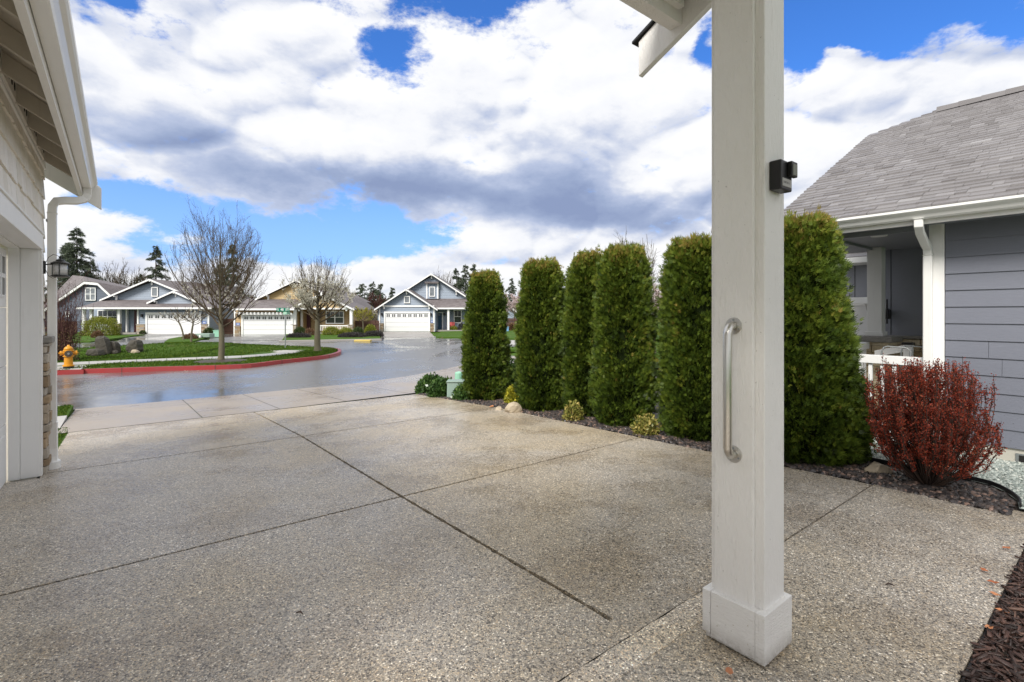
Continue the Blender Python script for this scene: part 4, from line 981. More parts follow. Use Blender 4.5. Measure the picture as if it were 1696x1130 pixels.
mb = MB()  # rake boards + gutter
mb.sweep([N.p(RE - .04, EB, EZ - .16), N.p(RE - .04, 10.34, zroof(10.34) - .19), N.p(RE - .04, 10.34, zroof(10.34) - .01), N.p(RE - .04, EB, EZ - .005)], (N.u[0] * .035, N.u[1] * .035, 0))
mb.sweep([N.p(RE - .04, 10.345, zroof(10.34) - .19), N.p(RE - .04, b2, zroof(10.34) - .19), N.p(RE - .04, b2, zroof(10.34) - .01), N.p(RE - .04, 10.345, zroof(10.34) - .01)], (N.u[0] * .035, N.u[1] * .035, 0))
mb.build('rake_board', 'trim', nh, .003)
mb = MB(); gp = [(EB + .07, 2.485), (EB + .02, 2.485), (EB + .005, 2.50), (EB - .012, 2.53), (EB - .040, 2.55), (EB - .055, 2.565), (EB - .055, 2.59), (EB - .043, 2.592), (EB - .040, 2.578), (EB + .07, 2.582)]
mb.sweep([N.p(-4, b, z) for b, z in gp][::-1], (N.u[0] * (RE + 4), N.u[1] * (RE + 4), 0)); mb.build('gutter', 'gutter', nh)
mb = MB(); mb.box(N, -4, RE - .05, EB + .072, EB + .10, 2.44, 2.585); mb.build('fascia', 'trim', nh)
mb = MB(); mb.box(N, -4, RE - .05, EB + .10, TN + .02, 2.475, 2.49); mb.box(N, AN + .031, RE - .05, TN + .02, 9.2, 2.477, 2.493); sf = mb.build('soffit', 'grey_siding_brightened', nh)
mb = MB(); mb.box(N, 2.44, 2.5, TN - .1, 9.1, 2.44, 2.476); mb.box(N, AN + .03, 2.5, EB + .42, EB + .47, 2.42, 2.474); mb.build('porch_beam', 'grey_siding_brightened', nh)
p_ = px(1430, 379, 5.9); mb = MB(); mb.lathe((N.p(2.0, 7.35, 0)[0], N.p(2.0, 7.35, 0)[1], 2.455), [(.02, 0), (.085, .004), (.09, .022)], 20); mb.build('ceiling_light', 'white', nh)
# downspout at the corner
mb = MB(); rect_spout(mb, N, [N.p(AN + .02, EB + .03, 2.49), N.p(AN + .02, EB + .03, 2.42), N.p(AN + .03, EB + .12, 2.36), N.p(AN + .03, EB + .30, 2.27), N.p(AN + .03, TN - .085, 2.22), N.p(AN + .03, TN - .065, 2.14)], .075, .06)
rect_spout(mb, N, [N.p(AN + .03, TN - .065, 2.145), N.p(AN + .03, TN - .065, .05)], .078, .062); mb.build('downspout', 'gutter', nh, .008)
# porch
mb = MB(); mb.box(N, AN - .0, 2.75, TN + .0, 9.2, -.12, .13); mb.build('porch_floor', 'foundation', nh)
mb = MB(); mb.box(N, AN - .2, 2.42, 9.2, 9.3, -.1, 2.5); mb.build('porch_wall', 'grey_siding_brightened', nh)
mb = MB()
for a in (2.35, 1.97, 1.57): mb.box(N, a - .004, a + .004, 9.196, 9.2, 1.18, 2.48)
mb.build('panel_joint', 'dark', nh)
mb = MB(); ledge(mb, N, 1.2, 2.40, 9.12, 9.19, .13, 1.12, .02, (.07, .10), (.18, .34))
mb2 = MB()
for ch in range(1):
    pass
# flip so that stones face the camera side
sv = MB(); z = .13
while z < 1.12:
    hh = random.uniform(.07, .10); a = 1.2
    while a < 2.4:
        l_ = random.uniform(.18, .34); p = random.uniform(0, .015); sv.box(N, a + .004, min(a + l_, 2.4) - .004, 9.14 - p, 9.195, z + .004, min(z + hh, 1.13) - .003); a += l_
    z += hh
sv.build('stone_wainscot', 'brick', nh, .005)
mb = MB(); mb.box(N, 1.2, 2.44, 9.10, 9.195, 1.132, 1.175); mb.build('wainscot_cap', 'stone_grey', nh, .004)
# stone pedestal and column
ca, cb_ = 2.42, 8.77
sv = MB(); z = .13
while z < 1.05:
    hh = random.uniform(.07, .11)
    for (a0, a1, b0, b1) in ((ca - .2, ca, cb_ - .2, cb_ + .02), (ca, ca + .2, cb_ - .2, cb_ + .02), (ca - .2, ca - .02, cb_, cb_ + .2), (ca - .02, ca + .2, cb_ + .02, cb_ + .2)):
        j_ = random.uniform(-.012, .012); sv.box(N, a0 + .003 + j_, a1 - .003 + j_ * .5, b0 + .003 - abs(j_), b1 - .003, z + .003, min(z + hh, 1.09) - .003)
    z += hh
ped = sv.build('pedestal', 'brick', nh, .006)
mb = MB(); mb.box(N, ca - .26, ca + .26, cb_ - .26, cb_ + .26, 1.09, 1.175); mb.build('pedestal_cap', 'stone_grey', ped, .012)
mb = MB(); mb.box(N, ca - .09, ca + .09, cb_ - .09, cb_ + .09, 1.178, 2.478); mb.box(N, ca - .11, ca + .11, cb_ - .11, cb_ + .11, 1.176, 1.24); mb.build('column', 'trim', nh, .004)
def railing(a0, b0, a1, b1, top, bot, k, name, label):
    r = thing(name, label, 'railing', N.p(a0, b0, bot)); mb = MB()
    da, db = a1 - a0, b1 - b0; ln = math.hypot(da, db); ua, ub = da / ln, db / ln
    def seg(m_, s0, s1, h, z0, z1):
        q = [(a0 + ua * s0 - ub * h, b0 + ub * s0 + ua * h), (a0 + ua * s1 - ub * h, b0 + ub * s1 + ua * h), (a0 + ua * s1 + ub * h, b0 + ub * s1 - ua * h), (a0 + ua * s0 + ub * h, b0 + ub * s0 - ua * h)]
        m_.hexa([N.p(x, y, z0) for x, y in q], [N.p(x, y, z1) for x, y in q])
    seg(mb, 0, ln, .045, top - .095, top); mb.build('top_rail', 'white', r, .003)
    mb = MB(); seg(mb, 0, ln, .035, bot, bot + .08); mb.build('bottom_rail', 'white', r, .003)
    for i in range(k):
        s_ = (i + .5) / k * ln; mb = MB(); seg(mb, s_ - .018, s_ + .018, .018, bot + .08, top - .095); mb.build('baluster', 'white', r)
    return r
railing(2.52, TN + .03, AN + .06, TN + .03, 1.01, .17, 9, 'porch_railing', 'white porch railing in front of the stone, behind the red bush')
railing(2.47, TN + .12, 2.47, 8.50, 1.09, .2, 12, 'porch_railing', 'white side railing running back to the stone pedestal')
mb = MB(); mb.box(N, 2.60, 2.72, TN - .06, TN + .06, .0, .60); mb.box(N, AN + .031, 2.75, TN - .02, TN + .0, -.05, .165); mb.build('porch_skirt', 'white', nh, .003)
# newel post and chair on the porch
nw = thing('newel_post', 'white newel post with dark cap and sloping rail on the porch', 'post', N.p(1.95, 8.2, .13))
mb = MB(); mb.box(N, 1.86, 1.95, 8.15, 8.24, .13, 1.09); mb.build('post', 'white', nw, .003); mb = MB(); mb.box(N, 1.845, 1.965, 8.135, 8.255, 1.09, 1.12); mb.build('cap', 'black', nw, .004)
mb = MB(); mb.sweep([N.p(1.96, 8.19, .99), N.p(2.28, 8.19, .90), N.p(2.28, 8.19, .99), N.p(1.96, 8.19, 1.08)], (N.v[0] * .04, N.v[1] * .04, 0)); mb.build('rail', 'white', nw, .002)
ch = thing('porch_chair', 'pale metal tube chair frame showing above the porch rail', 'chair', N.p(1.95, 7.5, .13))
for (b, a0) in ((7.38, 1.98), (7.70, 1.86)):
    mb = MB(); mb.tube([N.p(a0 + .01, b, .13), N.p(a0, b, 1.03), N.p(a0 - .02, b + .01, 1.085), N.p(a0 - .06, b + .02, 1.10), N.p(a0 - .24, b + .02, 1.09), N.p(a0 - .28, b + .02, 1.06), N.p(a0 - .29, b + .02, .13)], .009, 8, None, True); mb.build('frame', 'steel_dull', ch, 0, True)
mb = MB(); mb.box(N, 1.72, 1.98, 7.36, 7.72, .55, .58); mb.build('seat', 'taupe', ch, .004)

# garage wing of the neighbour house
EBW = 11.35; wing_a1 = 8.0; TWG = 11.8
mb = MB(); mb.box(N, 2.42, wing_a1 - .25, TWG, TWG + .2, -.3, 2.55); mb.build('wing_wall', 'grey_siding_brightened', nh)
mb = MB()
for k in range(13): a = 2.8 + k * .41; mb.box(N, a - .006, a + .006, TWG - .004, TWG, .9, 2.5)
mb.build('batten', 'dark', nh)
mb = MB(); mb.box(N, 2.9, wing_a1, EBW - .06, EBW + .05, 2.50, 2.61); mb.build('wing_gutter', 'gutter', nh, .006)
mb = MB(); mb.box(N, 2.9, wing_a1 - .05, EBW + .05, TWG, 2.49, 2.50); mb.build('wing_soffit', 'white', nh)
mb = MB(); zw = lambda b: 2.62 + .527 * (b - EBW)
for i in range(26):
    b0 = EBW - .02 + i * .143 / L * 1.4; b1 = b0 + .32 / L; a = wing_a1 - max(0, (b0 - EBW)) * .9 
    while a > 2.2:
        wdt = random.choice([.2, .3, .4, .5])
        mb.hexa([N.p(a - wdt, b0, zw(b0)), N.p(a, b0, zw(b0)), N.p(a, b1, zw(b1)), N.p(a - wdt, b1, zw(b1))][::-1], [N.p(a - wdt, b0, zw(b0) + .022), N.p(a, b0, zw(b0) + .022), N.p(a, b1, zw(b1) + .004), N.p(a - wdt, b1, zw(b1) + .004)][::-1], min(1, max(0, random.gauss(.6, .2)))); a -= wdt
mb.build('wing_roof_shingles', 'roof_near', nh)
mb = MB(); zt = EBW + 5.0; H = zw(zt)
quad3(mb, [N.p(wing_a1, EBW, 2.6), N.p(2.2, EBW, 2.6), N.p(2.2, zt, H), N.p(wing_a1 - 4.5, zt, H)]); quad3(mb, [N.p(wing_a1, EBW, 2.6), N.p(wing_a1 - 4.5, zt, H), N.p(wing_a1, zt + 5, 2.6)]); mb.build('wing_roof', 'roof_near', nh)
mb = MB(); rect_spout(mb, N, [N.p(wing_a1 - .15, EBW - .02, 2.5), N.p(wing_a1 - .16, EBW, 2.42), N.p(wing_a1 - .25, EBW + .2, 2.3), N.p(wing_a1 - .3, TWG - .05, 2.2), N.p(wing_a1 - .3, TWG - .05, -.2)], .09, .07); mb.build('wing_downspout', 'gutter', nh, .006)
mb = MB(); mb.box(N, wing_a1 - .26, wing_a1 - .1, TWG - .03, TWG + .1, -.3, 2.5); mb.build('wing_corner_board', 'white', nh)
# side garage door with trellis
mb = MB(); mb.box(N, 3.35, 7.2, TWG - .035, TWG - .01, -.3, 1.66); wd = mb.build('garage_door', 'door_white', nh)
mb = MB(); mb.box(N, 3.2, 3.35, TWG - .05, TWG - .001, -.3, 1.7); mb.box(N, 3.2, 7.3, TWG - .05, TWG - .001, 1.662, 1.78); mb.build('door_frame', 'white', nh, .003)
mb = MB()
for k in range(6):
    for dz_ in (0, .11):
        for da in (0, .25): mb.box(N, 3.62 + k * .62 + da, 3.83 + k * .62 + da, TWG - .04, TWG - .036, 1.38 + dz_, 1.46 + dz_)
build_each(mb, 'pane', 'glass', wd, 0, 4)
mb = MB(); mb.box(N, 2.95, 7.3, TWG - .55, TWG - .42, 1.70, 1.82)
for k in range(7): mb.box(N, 3.10 + k * .62, 3.18 + k * .62, TWG - .75, TWG - .02, 1.822, 1.93)
mb.sweep([N.p(3.2, TWG - .05, 1.15), N.p(3.2, TWG - .05, 1.4), N.p(3.2, TWG - .4, 1.69), N.p(3.2, TWG - .52, 1.69)], (N.u[0] * .1, N.u[1] * .1, 0)); mb.build('trellis', 'white', nh, .003)
wl = thing('wall_lantern', 'small black lantern on the neighbouring porch wall beside the column', 'wall light', N.p(2.3, 9.15, 1.7))
mb = MB(); mb.box(N, 2.36, 2.41, 9.08, 9.19, 1.52, 1.58); mb.box(N, 2.33, 2.41, 9.03, 9.12, 1.42, 1.56); mb.build('body', 'black', wl, .01); mb = MB(); mb.tube([N.p(2.37, 9.08, 1.35), N.p(2.37, 9.08, 1.72)], .012, 8); mb.build('arm', 'black', wl)

# ================================================================= houses across the street
def wpoly(mb, P, y0, y1, rnd=.5):      # P: (X, Z) outline, ccw seen from the camera; extruded from y0 back to y1
    mb.sweep([(x, y0, z) for x, z in P], (0, y1 - y0, 0), rnd)
def PX(x, d): return (x - CX) / F_PX * d
def PZ(y, d): return CAMZ + (HY - y) / F_PX * d
def Pxy(P, d): return [(PX(x, d), PZ(y, d)) for x, y in P]
def wbox(mb, x0, x1, ya, yb, d, d0, d1):   # pixel rectangle at depth d, solid from d0 to d1
    mb.box(W, PX(x0, d), PX(x1, d), d0, d1, PZ(yb, d), PZ(ya, d))
def window(par, x0, x1, ya, yb, d, cols=1, rows=2, blind=False, frame='white', fw=.09):
    X0, X1, Z0, Z1 = PX(x0, d), PX(x1, d), PZ(yb, d), PZ(ya, d); mb = MB()
    mb.box(W, X0, X1, d - .06, d - .001, Z1 - fw, Z1); mb.box(W, X0, X1, d - .08, d - .001, Z0, Z0 + fw)
    cw = (X1 - X0 - fw) / cols
    for c_ in range(cols + 1): mb.box(W, X0 + c_ * cw, X0 + c_ * cw + fw, d - .058, d - .001, Z0 + fw, Z1 - fw)
    o = mb.build('window', frame, par)
    for c_ in range(cols):
        a0, a1 = X0 + c_ * cw + fw, X0 + (c_ + 1) * cw
        h = (Z1 - Z0 - 2 * fw) / rows
        for r in range(rows):
            mb = MB(); mb.box(W, a0, a1, d - .03, d - .005, Z0 + fw + r * h + .02, Z0 + fw + (r + 1) * h - .02); mb.build('pane', 'blind' if blind else 'glass', o)
        if rows > 1:
            mb = MB(); mb.box(W, a0, a1, d - .05, d - .006, Z0 + fw + h - .03, Z0 + fw + h + .03)
            if rows == 2 and not blind:
                mb.box(W, (a0 + a1) / 2 - .012, (a0 + a1) / 2 + .012, d - .036, d - .006, Z0 + fw + h + .03, Z1 - fw)
            mb.build('muntin', frame, o)
    return o
def garage(par, x0, x1, ya, yb, d, n=8):
    X0, X1, Z0, Z1 = PX(x0, d), PX(x1, d), PZ(yb, d), PZ(ya, d); h = (Z1 - Z0) / 4
    mb = MB()
    for i in range(4):
        mb.box(W, X0, X1, d + .02, d + .08, Z0 + i * h, Z0 + (i + 1) * h - .02)
        mb.box(W, X0, X1, d + .035, d + .08, Z0 + (i + .5) * h - .012, Z0 + (i + .5) * h + .012) 
    o = mb.build('garage_door', 'door_white', par)
    cw = (X1 - X0) / n
    for k in range(n):
        c_ = X0 + (k + .5) * cw; w_ = cw * .30
        for s_ in (-1, 1):
            mb = MB()
            for q in (0, 1): mb.box(W, min(c_ + s_ * .03, c_ + s_ * w_), max(c_ + s_ * .03, c_ + s_ * w_), d + .012, d + .022, Z1 - h * .80 + q * h * .30, Z1 - h * .80 + q * h * .30 + h * .25)
            mb.build('pane', 'glass', o)
    mb = MB(); t = .16
    mb.box(W, X0 - t, X0 - .002, d - .05, d + .06, Z0, Z1 + .0); mb.box(W, X1 + .002, X1 + t, d - .05, d + .06, Z0, Z1); mb.box(W, X0 - t, X1 + t, d - .052, d + .06, Z1 + .002, Z1 + t * 1.1)
    mb.build('door_casing', 'white', par)
    return o
def gable_roof(par, ap, lf, rt, d, y0, y1, mat='roof_far', th=.12, rake='white', name='roof', brackets=True):
    """gable facing us. ap/lf/rt are pixels at depth d; the roof runs from y0 back to y1"""
    A, L_, R_ = [(PX(x, d), PZ(y, d)) for x, y in (ap, lf, rt)]
    mb = MB()
    for (E, s_) in ((L_, -1), (R_, 1)):
        dx, dz_ = A[0] - E[0], A[1] - E[1]; ln = math.hypot(dx, dz_); nx, nz = -dz_ / ln * s_ * -1, abs(dx) / ln
        nx = -abs(dz_) / ln if s_ < 0 else abs(dz_) / ln
        P_ = [(E[0], E[1]), (A[0], A[1]), (A[0], A[1] + .05), (E[0] + nx * .05, E[1] + nz * .05)]
        if s_ > 0: P_ = P_[::-1]
        wpoly(mb, P_, y0 + .04, y1)
    o = mb.build(name, mat, par)
    mb = MB()
    for (E, s_) in ((L_, -1), (R_, 1)):
        P_ = [(E[0], E[1] - th), (A[0], A[1] - th), (A[0], A[1] + .045), (E[0], E[1] + .045)]
        if s_ > 0: P_ = P_[::-1]
        wpoly(mb, P_, y0 - .02, y0 + .035)
    mb.build('rake_board', rake, o)
    if brackets:
        for (t, E) in ((0, L_), (.72, L_), (.72, R_)):
            x, z = A[0] + (E[0] - A[0]) * t, A[1] + (E[1] - A[1]) * t; mb = MB()
            mb.box(W, x - .07, x + .07, y0 + .04, y0 + .5, z - th - .12, z - th + .0); mb.box(W, x - .07, x + .07, y0 + .36, y0 + .5, z - th - .45, z - th - .12); mb.build('bracket', 'white', o)
    return A, L_, R_
def gable_wall(par, ap, lf, rt, base_y, d, depth, mat, name='wall'):
    mb = MB(); A, L_, R_ = [(PX(x, d), PZ(y, d) - .08) for x, y in (ap, lf, rt)]; zb = PZ(base_y, d)
    wpoly(mb, [(L_[0] + .5, zb), (R_[0] - .5, zb), (R_[0] - .5, R_[1] + .3), (A[0], A[1]), (L_[0] + .5, L_[1] + .3)][::1], d, d + depth); return mb.build(name, mat, par)
def skirt(par, eL, eR, ye, de, tL, tR, yt, dt, mat='roof_far', name='lower_roof'):
    """sloping roof skirt: eave pixels at depth de, top pixels at depth dt, closed below"""
    E0, E1 = (PX(eL, de), de, PZ(ye, de)), (PX(eR, de), de, PZ(ye, de)); T0, T1 = (PX(tL, dt), dt, PZ(yt, dt)), (PX(tR, dt), dt, PZ(yt, dt))
    f0, f1 = (E0[0], dt, E0[2]), (E1[0], dt, E1[2])
    mb = MB(); mb.add([E0, E1, T1, T0, f0, f1], [(0, 1, 2, 3), (0, 4, 5, 1), (4, 0, 3), (1, 5, 2), (4, 3, 2, 5)]); o = mb.build(name, mat, par)
    mb = MB(); mb.box(W, E0[0] - .05, E1[0] + .05, de - .12, de - .005, E0[2] - .14, E0[2] + .03); mb.build('gutter', 'white', o); return o
def stone(par, x0, x1, ya, yb, d, th=.10, name='stone_veneer'):
    mb = MB(); X0, X1, Z0, Z1 = PX(x0, d), PX(x1, d), PZ(yb, d), PZ(ya, d); z = Z0
    while z < Z1 - .04:
        hh = random.uniform(.10, .17); x = X0
        while x < X1 - .03:
            l_ = random.uniform(.18, .45); mb.box(W, x + .006, min(x + l_, X1) - .006, d - th - random.uniform(0, .03), d - .002, z + .006, min(z + hh, Z1) - .006); x += l_
        z += hh
    mb.box(W, X0 - .03, X1 + .03, d - th - .05, d - .002, Z1, Z1 + .06, .7); return mb.build(name, 'stone', par)
def lamp_small(par, x, y, d, nm='wall_light'):
    mb = MB(); X, Z = PX(x, d), PZ(y, d); mb.box(W, X - .05, X + .05, d - .05, d - .002, Z - .06, Z + .06); mb.box(W, X - .08, X + .08, d - .22, d - .06, Z - .17, Z + .10); mb.box(W, X - .1, X + .1, d - .24, d - .04, Z + .10, Z + .13); mb.build(nm, 'black', par, .015)
def vbox(par, name, mat, x0, x1, ya, yb, d, d0, d1, bevel=0): mb = MB(); wbox(mb, x0, x1, ya, yb, d, d0, d1); return mb.build(name, mat, par, bevel)
def number_plate(par, x, y, d, n=3):
    X, Z = PX(x, d), PZ(y, d); mb = MB(); mb.box(W, X - .2, X + .2, d - .03, d - .004, Z - .13, Z + .13); o = mb.build('number_plaque', M_BLUEPL, par); mb = MB()
    for k in range(n): mb.box(W, X - .12 + k * .09, X - .07 + k * .09, d - .034, d - .03, Z - .05, Z + .05)
    mb.build('number', 'sign_text', o)
M_BLUEPL = 'plaque'; M['plaque'] = paint('blue_plaque', (.10, .16, .42), .4, .05, 0)

# --- light blue house with two gables (left)
h1 = thing('house', 'light blue house with two white-trimmed gables and wide garage, left of the tan house', 'house', (PX(250, 50), 52, -.5))
D1 = 49.0
mb = MB(); wbox(mb, 226.8, 345.4, 510.5, 554, D1, D1 + .1, 60); mb.build('wall', 'blue_siding', h1)
mb = MB(); wbox(mb, 152, 213, 510, 554, 51.5, 51.5, 60); wbox(mb, 213.5, 226, 510, 554, D1 + 1.2, D1 + 1.2, 60); mb.build('wall', 'blue_siding', h1)
gable_wall(h1, (253.8, 465), (174, 497), (334, 497), 500, 52.0, 8, 'blue_shake')
gable_roof(h1, (253.8, 463.4), (172.5, 497.6), (340, 499), 52, 51.4, 64)
gable_wall(h1, (291, 484), (250, 501.5), (333, 501.5), 503, 50.2, 3, 'blue_shake')
gable_roof(h1, (291, 482.8), (247.5, 502.2), (334.5, 502.2), 50.2, 49.8, 55)
mb = MB(); wpoly(mb, Pxy([(262, 499), (382, 506), (366, 473), (300, 466), (262, 466)], 58), 58, 62); mb.build('main_roof', 'roof_far', h1)
skirt(h1, 128, 350, 509.8, 48.4, 172, 340, 496.2, 52.1)
garage(h1, 244, 330.6, 520.6, 553.3, D1)
stone(h1, 227, 241, 537.8, 553.5, D1 + .09); stone(h1, 333.5, 345, 537.5, 553.5, D1 + .09)
window(h1, 162, 195, 513.6, 535.5, 51.45, 2, 2); window(h1, 251, 262, 475.6, 491.5, 51.95, 1, 1, True)
vbox(h1, 'corner_board', 'white', 226.6, 229, 510.5, 554, D1, D1 + .02, D1 + .09); vbox(h1, 'corner_board', 'white', 343.6, 346, 510.5, 554, D1, D1 + .02, D1 + .09)
vbox(h1, 'door', 'reddoor', 222, 226.5, 514, 552.5, 50, 50, 50.1); vbox(h1, 'entry_wall', 'slate_siding', 213, 222, 512, 553, 50.5, 50.5, 50.6)
vbox(h1, 'corner_board', 'white', 209.3, 211.7, 512, 553, 50, 49.9, 50.1)
for x in (137.5, 150, 196.3): vbox(h1, 'column', 'white', x - 2.1, x + 2.1, 512, 537 if x > 190 else 549, D1 - .2, D1 - .2, D1 + .05, .02)
stone(h1, 188, 202, 537.2, 553.5, D1, .4, 'stone_pier')
vbox(h1, 'porch_floor', 'kerb', 134, 226, 551, 554, D1, D1 - .1, 51.4)
mb = MB()
for k in range(14): x = PX(150 + k * 2.7, D1 - .1); mb.box(W, x - .02, x + .02, D1 - .12, D1 - .07, PZ(549, D1), PZ(539.5, D1))
wbox(mb, 139, 188, 538.4, 539.6, D1, D1 - .14, D1 - .05); mb.build('porch_railing', 'white', h1)
lamp_small(h1, 236.5, 522.5, D1 + .1); lamp_small(h1, 336.5, 522.5, D1 + .1); number_plate(h1, 338.5, 534.5, D1 + .1)
# --- slate blue house on the far left with clipped gable
h0 = thing('house', 'dark slate blue house with clipped gable at the far left', 'house', (PX(130, 58), 62, -.5))
mb = MB(); wpoly(mb, Pxy([(60, 556), (188, 556), (188, 492), (166, 471.5), (144, 469.5), (122, 485), (84, 512), (60, 526)], 57), 57, 57.3); wpoly(mb, Pxy([(62, 556), (186, 556), (186, 492), (62, 526)], 57), 57.3, 68); mb.build('wall', 'slate_siding', h0)
mb = MB()
def bar(mb, x0, y0, x1, y1, d, w_, dd0, dd1):
    a, b = (PX(x0, d), PZ(y0, d)), (PX(x1, d), PZ(y1, d)); wpoly(mb, [(a[0], a[1] - w_), (b[0], b[1] - w_), (b[0], b[1]), (a[0], a[1])], dd0, dd1)
bar(mb, 60, 525, 144, 467, 57, .28, 56.6, 56.7); bar(mb, 144, 467, 166, 469, 57, .28, 56.58, 56.69); bar(mb, 166, 469, 188.5, 490, 57, .28, 56.6, 56.7); mb.build('rake_board', 'white', h0)
mb = MB()
P0 = [(PX(x, 57), PZ(y, 57)) for x, y in ((58, 525.5), (144, 466), (166, 468), (189.5, 490))]; R0 = [(PX(133, 60), 60, PZ(452, 60)), (PX(60, 60), 66, PZ(452, 66))]
mb.add([(P0[0][0], 56.6, P0[0][1]), (P0[1][0], 56.6, P0[1][1]), (P0[2][0], 56.6, P0[2][1]), (P0[3][0], 56.6, P0[3][1]), (PX(133, 60), 60.5, PZ(457.5, 60)), (PX(96, 60), 62, PZ(456, 62)), (P0[3][0] + 2, 66, P0[3][1]), (PX(40, 60), 66, PZ(500, 66))],
       [(0, 1, 4, 5), (1, 2, 4), (2, 3, 6, 4), (0, 5, 7), (5, 4, 6)]); mb.build('roof', 'roof_far', h0)
window(h0, 141.5, 159, 476.5, 498, 56.95, 2, 2, True); window(h0, 109, 115.5, 516, 525, 56.95, 1, 1, True)

# --- tan house (centre left)
h2 = thing('house', 'tan house with ochre gable, white trellis over the garage and dark red door', 'house', (PX(490, 50), 52, -.5))
D2 = 48.6
mb = MB(); wbox(mb, 388.8, 486, 511.5, 554.5, D2, D2 + .1, 60); wbox(mb, 533, 583, 511.5, 552, 50.5, 50.5, 60); wbox(mb, 486.5, 501, 511.5, 554, 50.0, 50.2, 58); mb.build('wall', 'tan_siding', h2)
gable_wall(h2, (493, 466), (429, 496), (562, 496), 500, 51.5, 8, 'tan_shake'); gable_roof(h2, (493, 464.3), (426.5, 496.2), (563, 497.5), 51.5, 51, 63)
skirt(h2, 386, 487, 511.6, 48.0, 409, 492, 495.2, 51.6)
mb = MB(); wpoly(mb, Pxy([(545, 511), (598, 511.5), (572, 492), (540, 489)], 54), 54, 60); mb.build('main_roof', 'roof_far', h2)
gable_wall(h2, (535, 488), (482, 512.8), (588, 512.8), 511, 48.9, 3, 'tan_shake'); gable_roof(h2, (535, 486.5), (480.5, 513.2), (589.5, 513.2), 48.9, 48.4, 54)
vbox(h2, 'porch_beam', 'white', 484, 587, 510, 512.6, 48.9, 48.7, 48.95)
garage(h2, 402.6, 482.6, 522.6, 554, D2)
mb = MB(); wbox(mb, 399, 487, 519.2, 521.2, D2, D2 - .45, D2 - .33)
for k in range(15): X = PX(397 + k * 6.1, D2); mb.box(W, X - .05, X + .05, D2 - .7, D2 - .06, PZ(519, D2), PZ(517.4, D2))
mb.build('trellis', 'white', h2)
stone(h2, 389.5, 399, 541, 554, D2 + .09); vbox(h2, 'corner_board', 'white', 386.6, 389.2, 511.6, 554, D2, D2 + .02, D2 + .15)
number_plate(h2, 394.5, 537, D2 + .1); lamp_small(h2, 395, 522.5, D2 + .1)
vbox(h2, 'door', 'reddoor', 502.5, 514, 517.5, 552, 51, 51, 51.1); vbox(h2, 'entry_wall', 'tan_siding', 501, 533, 511.5, 552.5, 51.2, 51.2, 51.4)
vbox(h2, 'corner_board', 'white', 498.5, 500.5, 512, 552, 50, 49.9, 50.2)
window(h2, 539.7, 570, 515, 536.5, 50.45, 2, 2)
for x in (488.8, 582): vbox(h2, 'column', 'white', x - 2.2, x + 2.2, 513, 538, 48.8, 48.65, 48.95, .02); stone(h2, x - 4, x + 4, 538.5, 553, 48.95, .35, 'stone_pier')
mb = MB()
for k in range(17): X = PX(531 + k * 2.8, 48.8); mb.box(W, X - .025, X + .025, 48.75, 48.8, PZ(548, 48.8), PZ(540.5, 48.8))
wbox(mb, 529, 578, 538.8, 540.4, 48.8, 48.72, 48.84); mb.build('porch_railing', 'white', h2)
vbox(h2, 'porch_floor', 'kerb', 488, 585, 551.5, 554.5, 48.8, 48.7, 51)

# --- blue house with navy door (centre)
h4 = thing('house', 'blue gabled house with white double garage door and navy front door, facing the driveway', 'house', (PX(700, 56), 58, -.5))
D4 = 55.6
gable_wall(h4, (673.8, 481), (618.5, 513.5), (728.5, 513.5), 549.6, D4 + .1, 9, 'blue2_siding'); gable_roof(h4, (673.8, 479.5), (621.6, 513.2), (725.6, 513.2), D4, D4 - .5, D4 + 6, 'roof_far')
gable_wall(h4, (715.2, 456.5), (655, 491), (775, 491), 500, D4 + 3.4, 8, 'blue2_siding'); gable_roof(h4, (715.2, 454.2), (658, 491), (772, 491), D4 + 3.4, D4 + 2.8, D4 + 12, 'roof_far')
skirt(h4, 719, 800, 510.2, D4 + .6, 700, 800, 494.2, D4 + 3.5)
mb = MB(); wbox(mb, 718, 800, 510, 549, D4 + 2, D4 + 2.3, D4 + 9); mb.build('wall', 'blue2_siding', h4)
garage(h4, 638.5, 710, 518.8, 549.2, D4)
mb = MB(); wbox(mb, 632, 719, 506, 508.6, D4, D4 + .02, D4 + .09); mb.build('frieze_board', 'white', h4)
stone(h4, 629.5, 635.5, 536, 549.4, D4 + .09); stone(h4, 713, 719, 536, 549.4, D4 + .09)
window(h4, 669.2, 679.2, 490.6, 502.4, D4 + .05, 1, 1, True)
vbox(h4, 'dormer_panel', 'blue2_siding', 707, 725, 470.5, 495, D4 + 3, D4 + 3, D4 + 3.38)
window(h4, 711, 720.5, 475, 491.5, D4 + 2.95, 1, 1, True)
vbox(h4, 'dormer_trim', 'white', 706, 708, 469, 495, D4 + 3, D4 + 2.95, D4 + 3.3); vbox(h4, 'dormer_trim', 'white', 724, 726, 469, 495, D4 + 3, D4 + 2.95, D4 + 3.3); vbox(h4, 'dormer_roof', 'roof_far', 704.5, 727, 467, 470, D4 + 3, D4 + 2.6, D4 + 3.36)
vbox(h4, 'corner_board', 'white', 627.6, 629.6, 511, 549.5, D4, D4 + .02, D4 + .15); vbox(h4, 'corner_board', 'white', 717.5, 719.8, 511, 549.5, D4, D4 + .02, D4 + .2)
dr = vbox(h4, 'door', 'bluedoor', 721, 731.8, 518.8, 546.5, D4 + 2, D4 + 2.2, D4 + 2.28); vbox(dr, 'door_glass', 'blind', 724, 729, 520.5, 523, D4 + 2, D4 + 2.17, D4 + 2.199)
